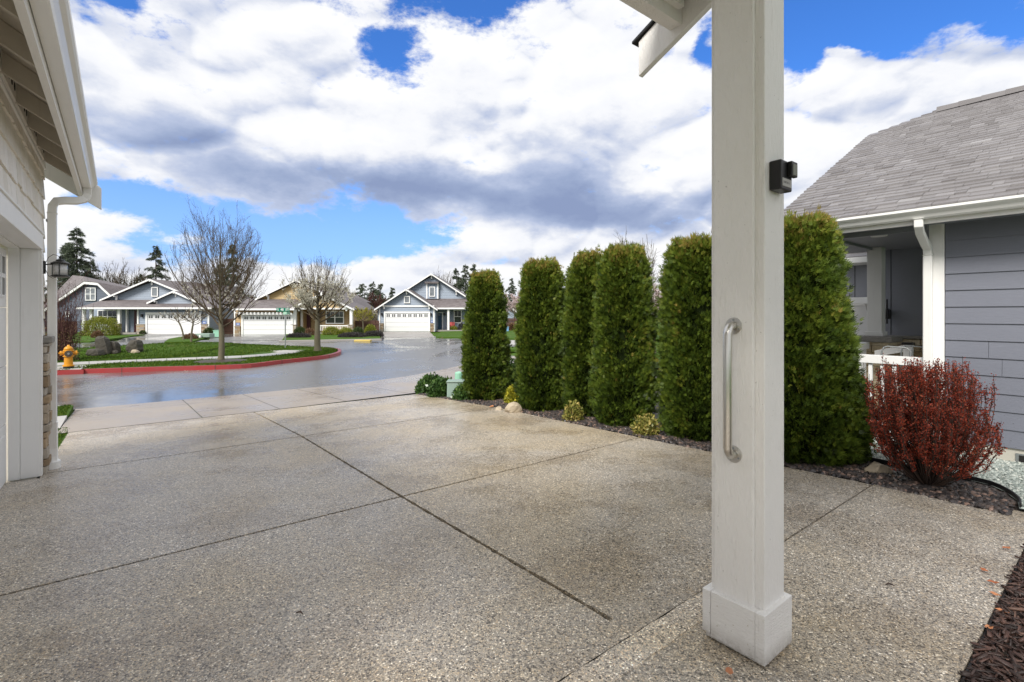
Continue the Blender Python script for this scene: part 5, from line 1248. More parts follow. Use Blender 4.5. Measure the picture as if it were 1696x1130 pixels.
mb = MB(); wbox(mb, 719.8, 721, 517, 547, D4 + 2, D4 + 2.15, D4 + 2.29); wbox(mb, 731.8, 733.4, 517, 547, D4 + 2, D4 + 2.15, D4 + 2.29); wbox(mb, 721.02, 731.78, 517, 518.7, D4 + 2, D4 + 2.16, D4 + 2.29); mb.build('door_frame', 'white', h4)
vbox(h4, 'column', 'white', 741, 744.4, 512.5, 547.5, D4 + .8, D4 + .7, D4 + .95, .02)
window(h4, 751.6, 764.8, 513.5, 535.5, D4 + 2.25, 1, 2)
lamp_small(h4, 633, 520.5, D4 + .1); lamp_small(h4, 714, 520.5, D4 + .1); lamp_small(h4, 736.5, 520, D4 + 2.3); number_plate(h4, 716, 533, D4 + .1)
vbox(h4, 'porch_floor', 'kerb', 719.9, 790, 546.6, 549.2, D4 + 1, D4 + .6, D4 + 2.2)
chx = thing('lawn_chair', 'red slatted chair on the porch of the house with the navy door', 'chair', (PX(748, D4 + 1.2), D4 + 1.2, PZ(547, D4 + 1.2)))
X, Y, Z = PX(748, D4 + 1.2), D4 + 1.2, PZ(547, D4 + 1.2)
mb = MB(); mb.box(W, X - .28, X + .28, Y, Y + .5, Z + .36, Z + .40); mb.build('seat', 'redplastic', chx, .01); mb = MB()
for k in range(5): mb.hexa([(X - .28 + k * .115, Y + .48, Z + .38), (X - .18 + k * .115, Y + .48, Z + .38), (X - .18 + k * .115, Y + .52, Z + .38), (X - .28 + k * .115, Y + .52, Z + .38)], [(X - .28 + k * .115, Y + .62, Z + .92), (X - .18 + k * .115, Y + .62, Z + .92), (X - .18 + k * .115, Y + .66, Z + .92), (X - .28 + k * .115, Y + .66, Z + .92)])
mb.build('backrest', 'redplastic', chx)
for sx in (-.26, .26):
    for sy in (.02, .46): mb = MB(); mb.box(W, X + sx - .03, X + sx + .03, Y + sy - .03, Y + sy + .03, Z, Z + .36); mb.build('leg', 'redplastic', chx)
    mb = MB(); mb.box(W, X + sx - .06, X + sx + .06, Y - .05, Y + .55, Z + .58, Z + .61); mb.build('armrest', 'redplastic', chx)
# --- house glimpsed between the first two hedge shrubs
h5 = thing('house', 'pale grey roofed house glimpsed between the two farthest hedge shrubs', 'house', (PX(860, 85), 88, -.5))
mb = MB(); wpoly(mb, Pxy([(790, 552), (930, 552), (930, 538), (872, 528), (840, 507), (790, 528)], 84), 84.2, 92); mb.build('wall', 'blue2_siding', h5)
gable_roof(h5, (838, 503.5), (786, 538), (892, 538), 84, 83.6, 95, 'roof_far2', .3, brackets=False)
# --- fences
def fence(name, x0, x1, ya, yb, d, label, mat='fence'):
    X0, X1, Z0, Z1 = PX(x0, d), PX(x1, d), PZ(yb, d), PZ(ya, d); f = thing(name, label, 'fence', ((X0 + X1) / 2, d, Z0)); mb = MB(); x = X0
    while x < X1 - .02: mb.box(W, x, min(x + .14, X1), d, d + .02, Z0, Z1 - random.uniform(0, .03)); x += .15
    mb.build('board_panel', mat, f); mb = MB(); mb.box(W, X0, X1, d - .05, d - .002, Z0 + .3, Z0 + .39); mb.box(W, X0, X1, d - .05, d - .002, Z1 - .4, Z1 - .31); build_each(mb, 'rail', mat, f)
    mb = MB(); x = X0
    while x <= X1 + .01: mb.box(W, x - .05, x + .05, d - .06, d + .05, Z0 - .1, Z1 + .06); x += 2.4
    build_each(mb, 'post', mat, f); return f
fence('wooden_fence', 368, 388, 528, 554, 50.5, 'dark brown board gate fence between the light blue house and the tan house')
fence('wooden_fence', 583, 628, 531, 552, 51.5, 'dark brown board fence between the tan house and the navy-door house')
fence('wooden_fence', 800, 925, 527, 548, 68, 'red-brown board fence glimpsed between the farthest hedge shrubs')
fence('wooden_fence', 94, 128, 532, 556, 52, 'reddish board fence behind the red twig shrub at the far left')

# ================================================================= street things
def hydrant():
    x, y, z = gr(113.5, 611, KZ); h = thing('fire_hydrant', 'weathered yellow fire hydrant beside the red kerb', 'hydrant', (x, y, z)); s_ = 1.0
    mb = MB(); mb.lathe((x, y, z), [(.15, 0), (.15, .05), (.135, .06), (.135, .09)], 20); mb.build('foot', 'black', h)
    mb = MB(); mb.lathe((x, y, z), [(.155, .09), (.155, .13), (.118, .14), (.112, .40), (.15, .415), (.15, .445), (.118, .455), (.118, .58), (.145, .595), (.145, .63), (.125, .64)], 24); mb.build('barrel', 'hydrant', h, 0, False)
    mb = MB(); mb.lathe((x, y, z), [(.128, .64), (.12, .69), (.09, .735), (.05, .755), (.035, .76), (.035, .80), (.02, .805)], 24); mb.build('bonnet', 'hydrant', h, 0, True)
    for sx in (-1, 1):
        mb = MB(); k_ = math.hypot(x, y); vx, vy = y / k_, -x / k_; g_ = lambda d_: (x + sx * vx * d_, y + sx * vy * d_, z + .53); mb.tube([g_(.10), g_(.17)], .06, 14); mb.tube([g_(.17), g_(.22)], .078, 8); mb.tube([g_(.22), g_(.25)], .025, 6); mb.build('side_outlet', 'hydrant', h)
    k_ = math.hypot(x, y); ux, uy = -x / k_ , -y / k_; q = lambda d_: (x + ux * d_, y + uy * d_, z + .52)
    mb = MB(); mb.tube([q(.09), q(.17)], .09, 18); mb.build('front_neck', 'hydrant', h); mb = MB(); mb.tube([q(.172), q(.215)], .108, 18); cap = mb.build('front_outlet', 'treebark_dark', h)
    mb = MB(); mb.tube([q(.216), q(.25)], .035, 6); mb.build('nut', 'steel_dull', cap)
    return h
hydrant()
def text_mesh(txt, size, loc, parent, name, mat, rotz=0.0):
    cu = bpy.data.curves.new(name, 'FONT'); cu.body = txt; cu.size = size; cu.align_x = 'CENTER'; cu.align_y = 'CENTER'; cu.extrude = .002; cu.offset = size * .012
    t = bpy.data.objects.new(name, cu); COL.objects.link(t); bpy.context.view_layer.update()
    me = bpy.data.meshes.new_from_object(t.evaluated_get(bpy.context.evaluated_depsgraph_get())); bpy.data.objects.remove(t)
    me.transform(Matrix.Translation(Vector(loc)) @ Matrix.Rotation(rotz, 4, 'Z') @ Matrix.Rotation(R(90), 4, 'X')); me.transform(Matrix.Translation(-Vector(world_loc(parent).tolist())))
    me.materials.clear(); me.materials.append(M[mat]); o = bpy.data.objects.new(name, me); COL.objects.link(o); o.parent = parent; return o
x, y, z = gr(472.5, 577.5, LAWN); ss = thing('street_sign', 'green S 48 St street name sign on a grey pole at the island tip', 'street sign', (x, y, z))
mb = MB(); mb.tube([(x, y, z), (x, y, PZ(516.5, y))], .03, 10); mb.build('pole', 'steel_dull', ss)
X0, X1, Z0, Z1 = PX(458.4, y), PX(480.4, y), PZ(516.2, y), PZ(510, y); mb = MB(); mb.box(W, X0, X1, y - .045, y - .035, Z0, Z1); bl_ = mb.build('name_blade', 'green_sign', ss, .002)
text_mesh('S  48  ST', .17, ((X0 + X1) / 2, y - .048, (Z0 + Z1) / 2), bl_, 'lettering', 'sign_text')
mb = MB(); mb.box(W, x - .10, x + .10, y - .03, y + .35, PZ(521, y), PZ(516.8, y)); o = mb.build('cross_blade', 'ltgreen', ss)
text_mesh('ST', .10, (x, y - .034, PZ(519, y)), o, 'lettering', 'sign_text')
mb = MB(); mb.hexa([(x + .20, y - .33, PZ(538, y)), (x + .22, y - .33, PZ(538, y)), (x - .08, y + .33, PZ(538, y)), (x - .10, y + .33, PZ(538, y))], [(x + .20, y - .33, PZ(524.5, y)), (x + .22, y - .33, PZ(524.5, y)), (x - .08, y + .33, PZ(524.5, y)), (x - .10, y + .33, PZ(524.5, y))]); mb.build('edge_on_plate', 'steel_dull', ss)

def boulder(x0, x1, yt, yb, z, label, mat='rock', name='boulder', sq=.5, seed=0, lean=0, group='boulders'):
    r_ = np.random.default_rng(seed); p = gr((x0 + x1) / 2, yb, z); d = p[1]; w_ = (x1 - x0) / F_PX * d / 2; h_ = (yb - yt) / F_PX * d
    nu, nv = 18, 11; vs = []
    ax = r_.normal(size=(9, 3)); ax /= np.linalg.norm(ax, axis=1)[:, None]; cut = r_.uniform(.62, .92, 9) if sq < .6 else r_.uniform(.92, 1.25, 9)
    for j in range(nv):
        ph = math.pi * j / (nv - 1)
        for i in range(nu):
            th = 2 * math.pi * i / nu; v = np.array([math.sin(ph) * math.cos(th), math.sin(ph) * math.sin(th), math.cos(ph)])
            pw = 4 if sq < .6 else 9; e = 1 / (abs(v[0]) ** pw + abs(v[1]) ** pw + abs(v[2]) ** pw) ** (1 / pw); v = v * (1 * (1 - sq) + e * sq)
            for a_, c_ in zip(ax, cut):
                q = v @ a_
                if q > c_: v = v - a_ * (q - c_) * .85
            v = v * (1 + .03 * math.sin(9 * v[0] + seed) * math.sin(7 * v[2] + seed)) + r_.normal(0, .012, 3)
            zz = (v[2] + .8) / 1.75
            vs.append((p[0] + v[0] * w_ * (1.12 - .3 * zz) + lean * zz * w_, p[1] + w_ * .7 + v[1] * w_ * .8, p[2] + zz * h_ - .04))
    fs = [(j * nu + i, j * nu + (i + 1) % nu, (j + 1) * nu + (i + 1) % nu, (j + 1) * nu + i)[::-1] for j in range(nv - 1) for i in range(nu)]
    mb = MB(); mb.add(vs, fs, r_.uniform(.2, .8)); o = mb.build(name, mat); tag(o, label, 'boulder', group); return o
IZ = KZ + .1
boulder(158, 178, 556.5, 585.5, IZ, 'tallest upright grey boulder in the island rock group', seed=1, lean=-.45, sq=.8)
boulder(174, 191.5, 565, 584.5, IZ, 'dark stepped boulder right of the tallest upright one', seed=2, sq=.85)
boulder(143, 162, 569, 579, IZ + .02, 'grey boulder sitting behind the low leftmost block', seed=3)
boulder(140.5, 162.5, 577, 588, IZ - .02, 'low dark leftmost boulder of the island rock group', seed=4, sq=.7)
boulder(206, 227.5, 562.5, 583.5, IZ, 'squared flat-topped dark boulder standing alone', seed=5, sq=.9)
boulder(212, 227, 578, 585, IZ - .03, 'small pale rounded rock in front of the squared boulder', seed=6, mat='tan_rock')
boulder(183, 193, 579, 586, IZ - .03, 'small low rock at the right foot of the stepped boulder', seed=16)
boulder(835, 866, 664.5, 686, gz(7.0), 'smooth tan boulder between the two farthest hedge shrubs', 'tan_rock', seed=7, sq=.2)
boulder(1445, 1487, 762, 788, .0, 'pale pinkish rounded rock left of the red bush', 'tan_rock', seed=8, sq=.3)
boulder(820, 832, 670, 680, gz(7.0), 'small brownish rock beside the farthest hedge shrub', 'tan_rock', seed=9, sq=.3)
# utility boxes
p = gr(756, 659, gz(8.6)); ub = thing('utility_box', 'grey-green plastic utility box among the low shrubs by the driveway', 'utility box', p)
mb = MB(); w_ = .20; d_ = p[1]; zt = PZ(634, d_)
mb.hexa([(p[0] - w_, d_, p[2]), (p[0] + w_, d_, p[2]), (p[0] + w_, d_ + .3, p[2]), (p[0] - w_, d_ + .3, p[2])], [(p[0] - w_ * .98, d_ + .02, zt), (p[0] + w_, d_ + .02, zt), (p[0] + w_, d_ + .3, zt), (p[0] - w_, d_ + .3, zt)]); mb.build('body', 'ybox', ub, .02)
mb = MB(); mb.box(W, p[0] - w_ - .01, p[0] + w_ + .01, d_ - .0, d_ + .32, zt, zt + .03); mb.build('lid', 'ybox', ub, .01)
p = gr(760, 640, -.35); mb = MB(); mb.lathe(p, [(.11, 0), (.10, .34), (.09, .36), (.02, .38)], 14); tag(mb.build('utility_pedestal', 'ltgreen'), 'bright green pedestal just behind the grey-green utility box', 'utility box')
for (x0, x1, ya, yb, lab) in ((353, 363, 547, 558.5, 'light green upright cabinet left of the taller bare tree trunk'),):
    p = gr((x0 + x1) / 2, yb, -.42); c_ = thing('utility_cabinet', lab, 'utility cabinet', p); mb = MB(); wbox(mb, x0, x1, ya + 1, yb, p[1], p[1], p[1] + .4); mb.build('body', 'ltgreen', c_, .02); mb = MB(); wbox(mb, x0 - .5, x1 + .5, ya, ya + 1, p[1], p[1] - .03, p[1] + .43); mb.build('lid', 'ltgreen', c_, .01)
p = gr(335, 560, -.42); c_ = thing('transformer_box', 'low dark green ground box behind the kerb left of the light green cabinet', 'utility box', p); mb = MB(); wbox(mb, 322, 347, 552.8, 559, p[1], p[1], p[1] + .7); mb.build('body', 'ybox', c_, .03)
mb = MB(); wbox(mb, 326, 329, 557, 561, p[1], p[1] - .2, p[1] - .05); mb.build('warning_tag', 'white', c_); mb = MB(); wbox(mb, 332, 334.5, 555, 559, p[1], p[1] - .2, p[1] - .05); mb.build('warning_tag', 'white', c_)
p = gr(839, 551, -.45); bn = thing('recycling_bin', 'light blue bin seen between the farthest hedge shrubs', 'bin', p); mb = MB(); wbox(mb, 836, 842.5, 542.5, 548.8, p[1], p[1], p[1] + .5); mb.build('body', 'bluepaint', bn, .02); mb = MB(); wbox(mb, 835.6, 843, 541.6, 542.4, p[1], p[1] - .04, p[1] + .54); mb.build('lid', 'bluepaint', bn)

# ================================================================= vegetation
def tubes_np(segs, n=4):
    """segs: list of (path points (k,3), radii (k)). returns verts, quads"""
    V = []; Fc = []; off = 0; ang = np.linspace(0, 2 * math.pi, n, endpoint=False)
    for P, r in segs:
        P = np.asarray(P); k = len(P); d = np.gradient(P, axis=0); d = norm(d)
        ref = np.cross(d, np.array([.31, .77, .55])); ref = norm(ref); b = np.cross(d, ref)
        ring = P[:, None, :] + (ref[:, None, :] * np.cos(ang)[None, :, None] + b[:, None, :] * np.sin(ang)[None, :, None]) * np.asarray(r)[:, None, None]
        V.append(ring.reshape(-1, 3)); i = np.arange(k - 1)[:, None] * n; j = np.arange(n)[None, :]; j2 = (j + 1) % n
        Fc.append(np.stack([i + j, i + j2, i + n + j2, i + n + j], 2).reshape(-1, 4) + off); off += k * n
    return np.vstack(V), np.vstack(Fc)
def bez(p0, p1, p2, k):
    t = np.linspace(0, 1, k)[:, None]; return (1 - t) ** 2 * p0 + 2 * t * (1 - t) * p1 + t * t * p2
def bare_tree(name, label, cat, base, h, rad, trunk_r, first, group=None, seed=1, limbs=22, subs=9, twigs=5, blossom=None, bark='bark', twig='twig', wmid=.45, lean=0, tw=.006, bl_size=.05, bl_n=2, leaf=None, low_limb=False):
    r_ = np.random.default_rng(seed); base = np.array(base, float); t = thing(name, label, cat, tuple(base), group)
    P = np.array([base + [0, 0, -.05], base + [r_.normal(0, .03), 0, first * .5], base + [lean, 0, first], base + [lean * 1.3, r_.normal(0, .05), first + (h - first) * .4], base + [lean * 1.5, 0, h * .82]])
    P = np.vstack([bez(P[0], P[1], P[2], 8), bez(P[2], P[3], P[4], 8)[1:]]); L_ = len(P)
    rr = np.interp(np.linspace(0, 1, L_), [0, .05, .45, .6, 1], [trunk_r * 1.35, trunk_r, trunk_r * .82, trunk_r * .45, trunk_r * .08])
    v, f = tubes_np([(P, rr)], 10); v += r_.normal(0, trunk_r * .03, v.shape); mesh_obj('trunk', v, f, np.full(len(f), .5), bark, t, 0, True)
    segs = []; tips = []
    for i in range(limbs):
        u = (i + .5) / limbs; zst = first * (.92 if i < 2 else 1) + (h * .62 - first) * (u ** 1.3) * .9; s0 = base + np.array([lean * min(1, zst / first), 0, zst])
        az_ = i * 2.399963 + r_.normal(0, .25); el_t = np.interp(u, [0, .4, 1], [.12, .55, .95]) + r_.normal(0, .06)
        # end point on crown outline
        ze = first + (h - first) * min(1.0, .42 + .60 * u ** .8 * r_.uniform(.9, 1.05)); rel = (ze - first) / (h - first)
        prof = math.sin(math.pi * min(1, max(0.02, rel * .80 + .12))) ** .75; re = rad * max(prof, .5 * (rel > .9)) * r_.uniform(.78, 1.05)
        e = base + np.array([math.cos(az_) * re + lean, math.sin(az_) * re, ze])
        mid_ = s0 + (e - s0) * .5 + np.array([math.cos(az_), math.sin(az_), 0]) * re * .28 - np.array([0, 0, (ze - zst) * .14])
        B = bez(s0, mid_, e, 9); B[1:-1] += r_.normal(0, .02 * rad / 2, (7, 3)); r0 = trunk_r * r_.uniform(.18, .32) * (1.15 - .5 * u)
        segs.append((B, np.linspace(r0, tw * 1.1, 9)))
        for q in range(subs):
            uu = r_.uniform(.18, .97); k = int(uu * 7); p = B[k] + (B[k + 1] - B[k]) * (uu * 7 - k + .0) if k < 8 else B[-1]
            tn = norm(B[min(k + 1, 8)] - B[k]); sd_ = norm(r_.normal(size=3)); dr_ = norm(tn + sd_ * .75 + np.array([0, 0, .55])); ln = (h - first) * r_.uniform(.14, .30) * (1.1 - .5 * uu)
            e2 = p + dr_ * ln + np.array([0, 0, ln * .25]); S = bez(p, p + dr_ * ln * .5 + sd_ * ln * .08, e2, 5); segs.append((S, np.linspace(max(tw * 1.3, r0 * (1 - uu) * .6), tw * .7, 5)))
            for w_ in range(twigs):
                vv = r_.uniform(.15, 1); k2 = min(3, int(vv * 4)); p2 = S[k2] + (S[k2 + 1] - S[k2]) * (vv * 4 - k2); d2 = norm(dr_ + r_.normal(0, .55, 3) + np.array([0, 0, .35])); l2 = ln * r_.uniform(.25, .55)
                segs.append((np.array([p2, p2 + d2 * l2 * .5 + r_.normal(0, .01, 3), p2 + d2 * l2]), [tw * .9, tw * .7, tw * .45])); tips.append((p2, d2, l2))
    v, f = tubes_np(segs, 4); mesh_obj('crown', v, f, np.repeat(r_.uniform(0, 1, len(segs)), [4 * (len(s_[0]) - 1) for s_ in segs]), twig, t)
    pos = np.array([p + d * l * k for p, d, l in tips for k in (.35, .7, 1.0)]); dirs = np.repeat(np.array([d for _, d, _ in tips]), 3, axis=0)
    if leaf: # small buds
        n = len(pos); Mx = orient(dirs + r_.normal(0, .6, (n, 3))) * (r_.uniform(.5, 1.2, n) * leaf[1])[:, None, None]
        inst('buds', LEAF_V, LEAF_F, Mx, pos, r_.uniform(0, 1, n), leaf[0], t)
    if blossom is not None:
        wgt = blossom(pos - base); k = r_.uniform(0, 1, len(pos)) < wgt; pb = np.repeat(pos[k], bl_n, axis=0); n = len(pb)
        if n:
            pb = pb + r_.normal(0, bl_size * .9, (n, 3)); allp = np.repeat(pb, 6, axis=0); m = len(allp); Mx = orient(r_.normal(size=(m, 3))) * (r_.uniform(.7, 1.2, m) * bl_size)[:, None, None] * np.array([[1.3, 1, 1]])[:, None, :]
            inst('blossom', LEAF_V, LEAF_F, Mx, allp + r_.normal(0, bl_size * .35, (m, 3)), r_.uniform(0, 1, m), BLM[0], t)
    return t
BLM = ['blossom']
pA = gr(366, 598, KZ)
bare_tree('street_tree', 'tallest bare vase-shaped street tree in the dark mulch ring', 'tree', pA, PZ(350, pA[1]) - KZ, 1.95, .115, 1.40, 'street trees on the corner island', 3, 34, 12, 7,
          lambda q: np.clip((.9 - np.abs(q[:, 2] - 2.2)) * .35, 0, .22) * (q[:, 0] < 1.5), tw=.0038, bl_size=.035, bl_n=2, leaf=('stemleaf', .03))
pB = gr(526, 580.5, KZ + .05)
bare_tree('street_tree', 'shorter street tree with cream blossom near the red kerb tip', 'tree', pB, PZ(424, pB[1]) - KZ, 1.75, .15, 1.45, 'street trees on the corner island', 9, 28, 10, 5,
          lambda q: np.clip(1.15 - np.abs(q[:, 2] - 2.45) / 1.1, 0, 1) * .8, tw=.0044, bl_size=.044, bl_n=2, leaf=('stemleaf', .035))
for (x, yb, yt, r_, sd_, lab) in ((304, 563, 508, 1.0, 21, 'thin bare sapling leaning on the far verge, left of a pair'), (317, 573, 503, 1.0, 22, 'thin bare sapling behind the island lawn, right of a pair')):
    p = gr(x, yb, -.4); bare_tree('sapling', lab, 'tree', p, PZ(yt, p[1]) + .4, r_ * 1.4, .06, 1.3, 'thin saplings by the far verge', sd_, 12, 5, 3, lambda q: np.full(len(q), .05), lean=(-.35 if x < 310 else .1), tw=.009, bl_size=.05)
# trees behind the houses
def conifer(label, x, yt, yb, d, r, seed, group='conifers behind the houses', top=0.0, droop=.25, dens=1.0):
    r_ = np.random.default_rng(seed); X, Z1 = PX(x, d), PZ(yt, d); Z0 = -.5; h = Z1 - Z0; t = thing('conifer', label, 'tree', (X, d, Z0), group)
    P = np.array([[X, d, Z0], [X + .05, d, Z0 + h * .5], [X, d, Z1]]); v, f = tubes_np([(bez(P[0], P[1], P[2], 8), np.linspace(h * .018, .03, 8))], 8); mesh_obj('trunk', v, f, np.full(len(f), .5), 'treebark_dark', t)
    pts = []; drs = []; segs = []
    nb = int(h * 12 * dens)
    for i in range(nb):
        u = r_.uniform(.10, 1) ** .85; z = Z0 + h * u; a = r_.uniform(0, 6.283); ln = r * (1 - u) ** .8 * r_.uniform(.35, 1.2) * (1 if u > .2 else .8) + .25
        dv = np.array([math.cos(a), math.sin(a), 0]); tip = np.array([X, d, z]) + dv * ln + np.array([0, 0, -ln * droop + .12 * ln * (u > .8)])
        B = bez(np.array([X, d, z]), np.array([X, d, z]) + dv * ln * .5 + np.array([0, 0, .08 * ln]), tip, 5); segs.append((B, np.linspace(.05, .015, 5)))
        m = int(12 + ln * 34); uu = r_.uniform(.15, 1, m); pp = np.stack([np.interp(uu, np.linspace(0, 1, 5), B[:, k]) for k in range(3)], 1)
        side = np.array([-dv[1], dv[0], 0]); pp = pp + side * (r_.normal(0, .18, m) * ln * (1.1 - uu))[:, None] + np.array([0, 0, 1]) * r_.normal(-.05, .08, m)[:, None]; pts.append(pp); drs.append(np.tile(dv, (m, 1)) + r_.normal(0, .55, (m, 3)) + np.array([0, 0, -.35]))
    v, f = tubes_np(segs, 3); mesh_obj('branches', v, f, np.full(len(f), .3), 'treebark_dark', t)
    pts = np.vstack(pts); drs = np.vstack(drs); n = len(pts); Mx = orient(drs) * (r_.uniform(.18, .46, n))[:, None, None] * np.array([[.55, 1, 1]])[:, None, :]
    inst('crown', FROND_V, FROND_F, Mx, pts, np.clip(r_.normal(.5, .25, n), 0, 1), 'needle', t); return t
con = [(127, 378, 70, 5.3, 'tallest dark conifer behind the slate blue house at the far left'), (112, 402, 72, 4.0, 'shorter conifer to the left of the tallest one at the far left'), (150, 430, 75, 3.0, 'small conifer at the right shoulder of the tallest left conifer'),
       (258, 408, 76, 3.6, 'slender conifer rising behind the gable peak of the light blue house'), (231, 455, 78, 2.2, 'small conifer low beside the slender one behind the light blue house'), (386, 405, 80, 3.4, 'conifer seen through the crown of the tallest bare tree, taller one'), (366, 432, 77, 3.6, 'conifer seen through the bare tree crown, shorter one'),
       (600, 470, 95, 4.2, 'rounded conifer leftmost of the group right of the tan house'), (618, 467, 98, 3.6, 'conifer second from left of the group right of the tan house'), (630, 470, 96, 2.6, 'narrow conifer rightmost of the group right of the tan house'), (574, 478, 94, 3.0, 'dark conifer behind the tan house roof beside the blossom tree'), (650, 477, 100, 1.8, 'small pointed conifer beside the left roof edge of the navy-door house'),
       (756, 445, 90, 2.4, 'left one of two tall conifers behind the navy-door house'), (771, 437, 92, 2.5, 'tallest conifer behind the navy-door house'), (784, 436, 94, 2.4, 'conifer partly hidden by the farthest hedge shrub, behind the navy-door house'), (763, 460, 88, 2.2, 'lower conifer filling the gap behind the navy-door house roof'),
       (847, 461, 120, 3.0, 'distant conifer visible between the two farthest hedge shrubs')]
for i, (x, yt, d, r, lab) in enumerate(con): conifer(lab, x, yt, 553, d, r, 40 + i, dens=.8 if i not in (0,) else 1.0)
bt = [(176, 432, 72, 4.5, 'bare brown tree between the left conifers, behind the blue roof'), (205, 440, 74, 4.5, 'bare tree with forked top behind the light blue house'), (222, 450, 76, 3.5, 'thin bare tree left of the slender conifer'), (736, 449, 92, 3.2, 'fine pale bare tree just behind the navy-door house peak'), (300, 452, 78, 4.5, 'bare tree behind the ridge of the light blue house'), (345, 455, 80, 5, 'bare tree behind the tallest street tree crown'), (1045, 392, 40, 3.2, 'leafless tree top showing above the paired hedge shrubs')]
for i, (x, yt, d, r, lab) in enumerate(bt):
    bare_tree('bare_tree', lab, 'tree', (PX(x, d), d, -.5), PZ(yt, d) + .5, r, .16, 2.5, 'bare trees behind the houses', 70 + i, 22, 8, 5, None, 'treebark_dark', 'twig', tw=.016 if d > 50 else .012)
def leafcloud(name, label, cat, c, rad, n, mat, ls, group=None, seed=0, lump=.18, flat=0.0, parts=True, core=None, up=.3, shape=2.0, stems=0, zmin=None, curl=None):
    """bush: leaves on lumpy ellipsoid shell plus inner leaves; c is the base centre"""
    r_ = np.random.default_rng(seed); rx, ry, rz = rad; t = thing(name, label, cat, tuple(c), group)
    d = norm(r_.normal(size=(n, 3))); d[:, 2] = np.abs(d[:, 2]) * 1.0 - .25 * r_.uniform(0, 1, n); 
    n = int(n * (3 if group and 'across' in group else 1.6)); d = norm(r_.normal(size=(n, 3))); d[:, 2] = np.abs(d[:, 2]) - .25 * r_.uniform(0, 1, n)
    ph = r_.uniform(0, 6.28, 6); fr = r_.uniform(2.5, 6, (6, 3))
    lumps = sum(np.sin(d @ fr[k] * 1.6 + ph[k]) for k in range(6)) / 6
    rr = (1 + lump * lumps) * (r_.uniform(.35, 1, n) ** .35)
    e = (np.abs(d) ** shape).sum(1) ** (-1 / shape); P = d * e[:, None] * rr[:, None] * np.array([rx, ry, rz]) + np.array(c) + np.array([0, 0, .25 * rz * 0 + .12 * rz])
    P[:, 2] = np.maximum(P[:, 2], c[2] + .01); dd = d + r_.normal(0, .9, (n, 3)) + np.array([0, 0, up * .6]); P = P + r_.normal(0, ls * .45, (n, 3)); Mx = orient(dd) * (r_.uniform(.6, 1.25, n) * ls)[:, None, None]
    inst('foliage', LEAF_V, LEAF_F, Mx, P, np.clip(r_.normal(.5, .22, n) + .15 * lumps, 0, 1), mat, t)
    segs = []
    for k in range(10):
        a = r_.uniform(0, 6.28); tp = np.array(c) + np.array([math.cos(a) * rx * .5, math.sin(a) * ry * .5, rz * .75]); segs.append((bez(np.array(c, float), np.array(c) + np.array([math.cos(a) * rx * .25, math.sin(a) * ry * .25, rz * .3]), tp, 5), np.linspace(max(.012, rx * .04), .005, 5)))
    v, f = tubes_np(segs, 4); mesh_obj('stem', v, f, np.full(len(f), .4), 'stem', t); return t

n = 26; P = np.array([gr(rng.uniform(300, 335), rng.uniform(611.8, 616), ROAD + .006) for _ in range(n)]); stuff(inst('petals', LEAF_V, LEAF_F, orient(np.stack([rng.normal(size=n), rng.normal(size=n), rng.normal(0, .15, n)], 1), np.tile([[0, 0, 1.]], (n, 1))) * rng.uniform(.03, .06, n)[:, None, None], P, rng.uniform(0, 1, n), 'blossom'), 'scattered pale petals on wet road beside the red kerb', 'petals')
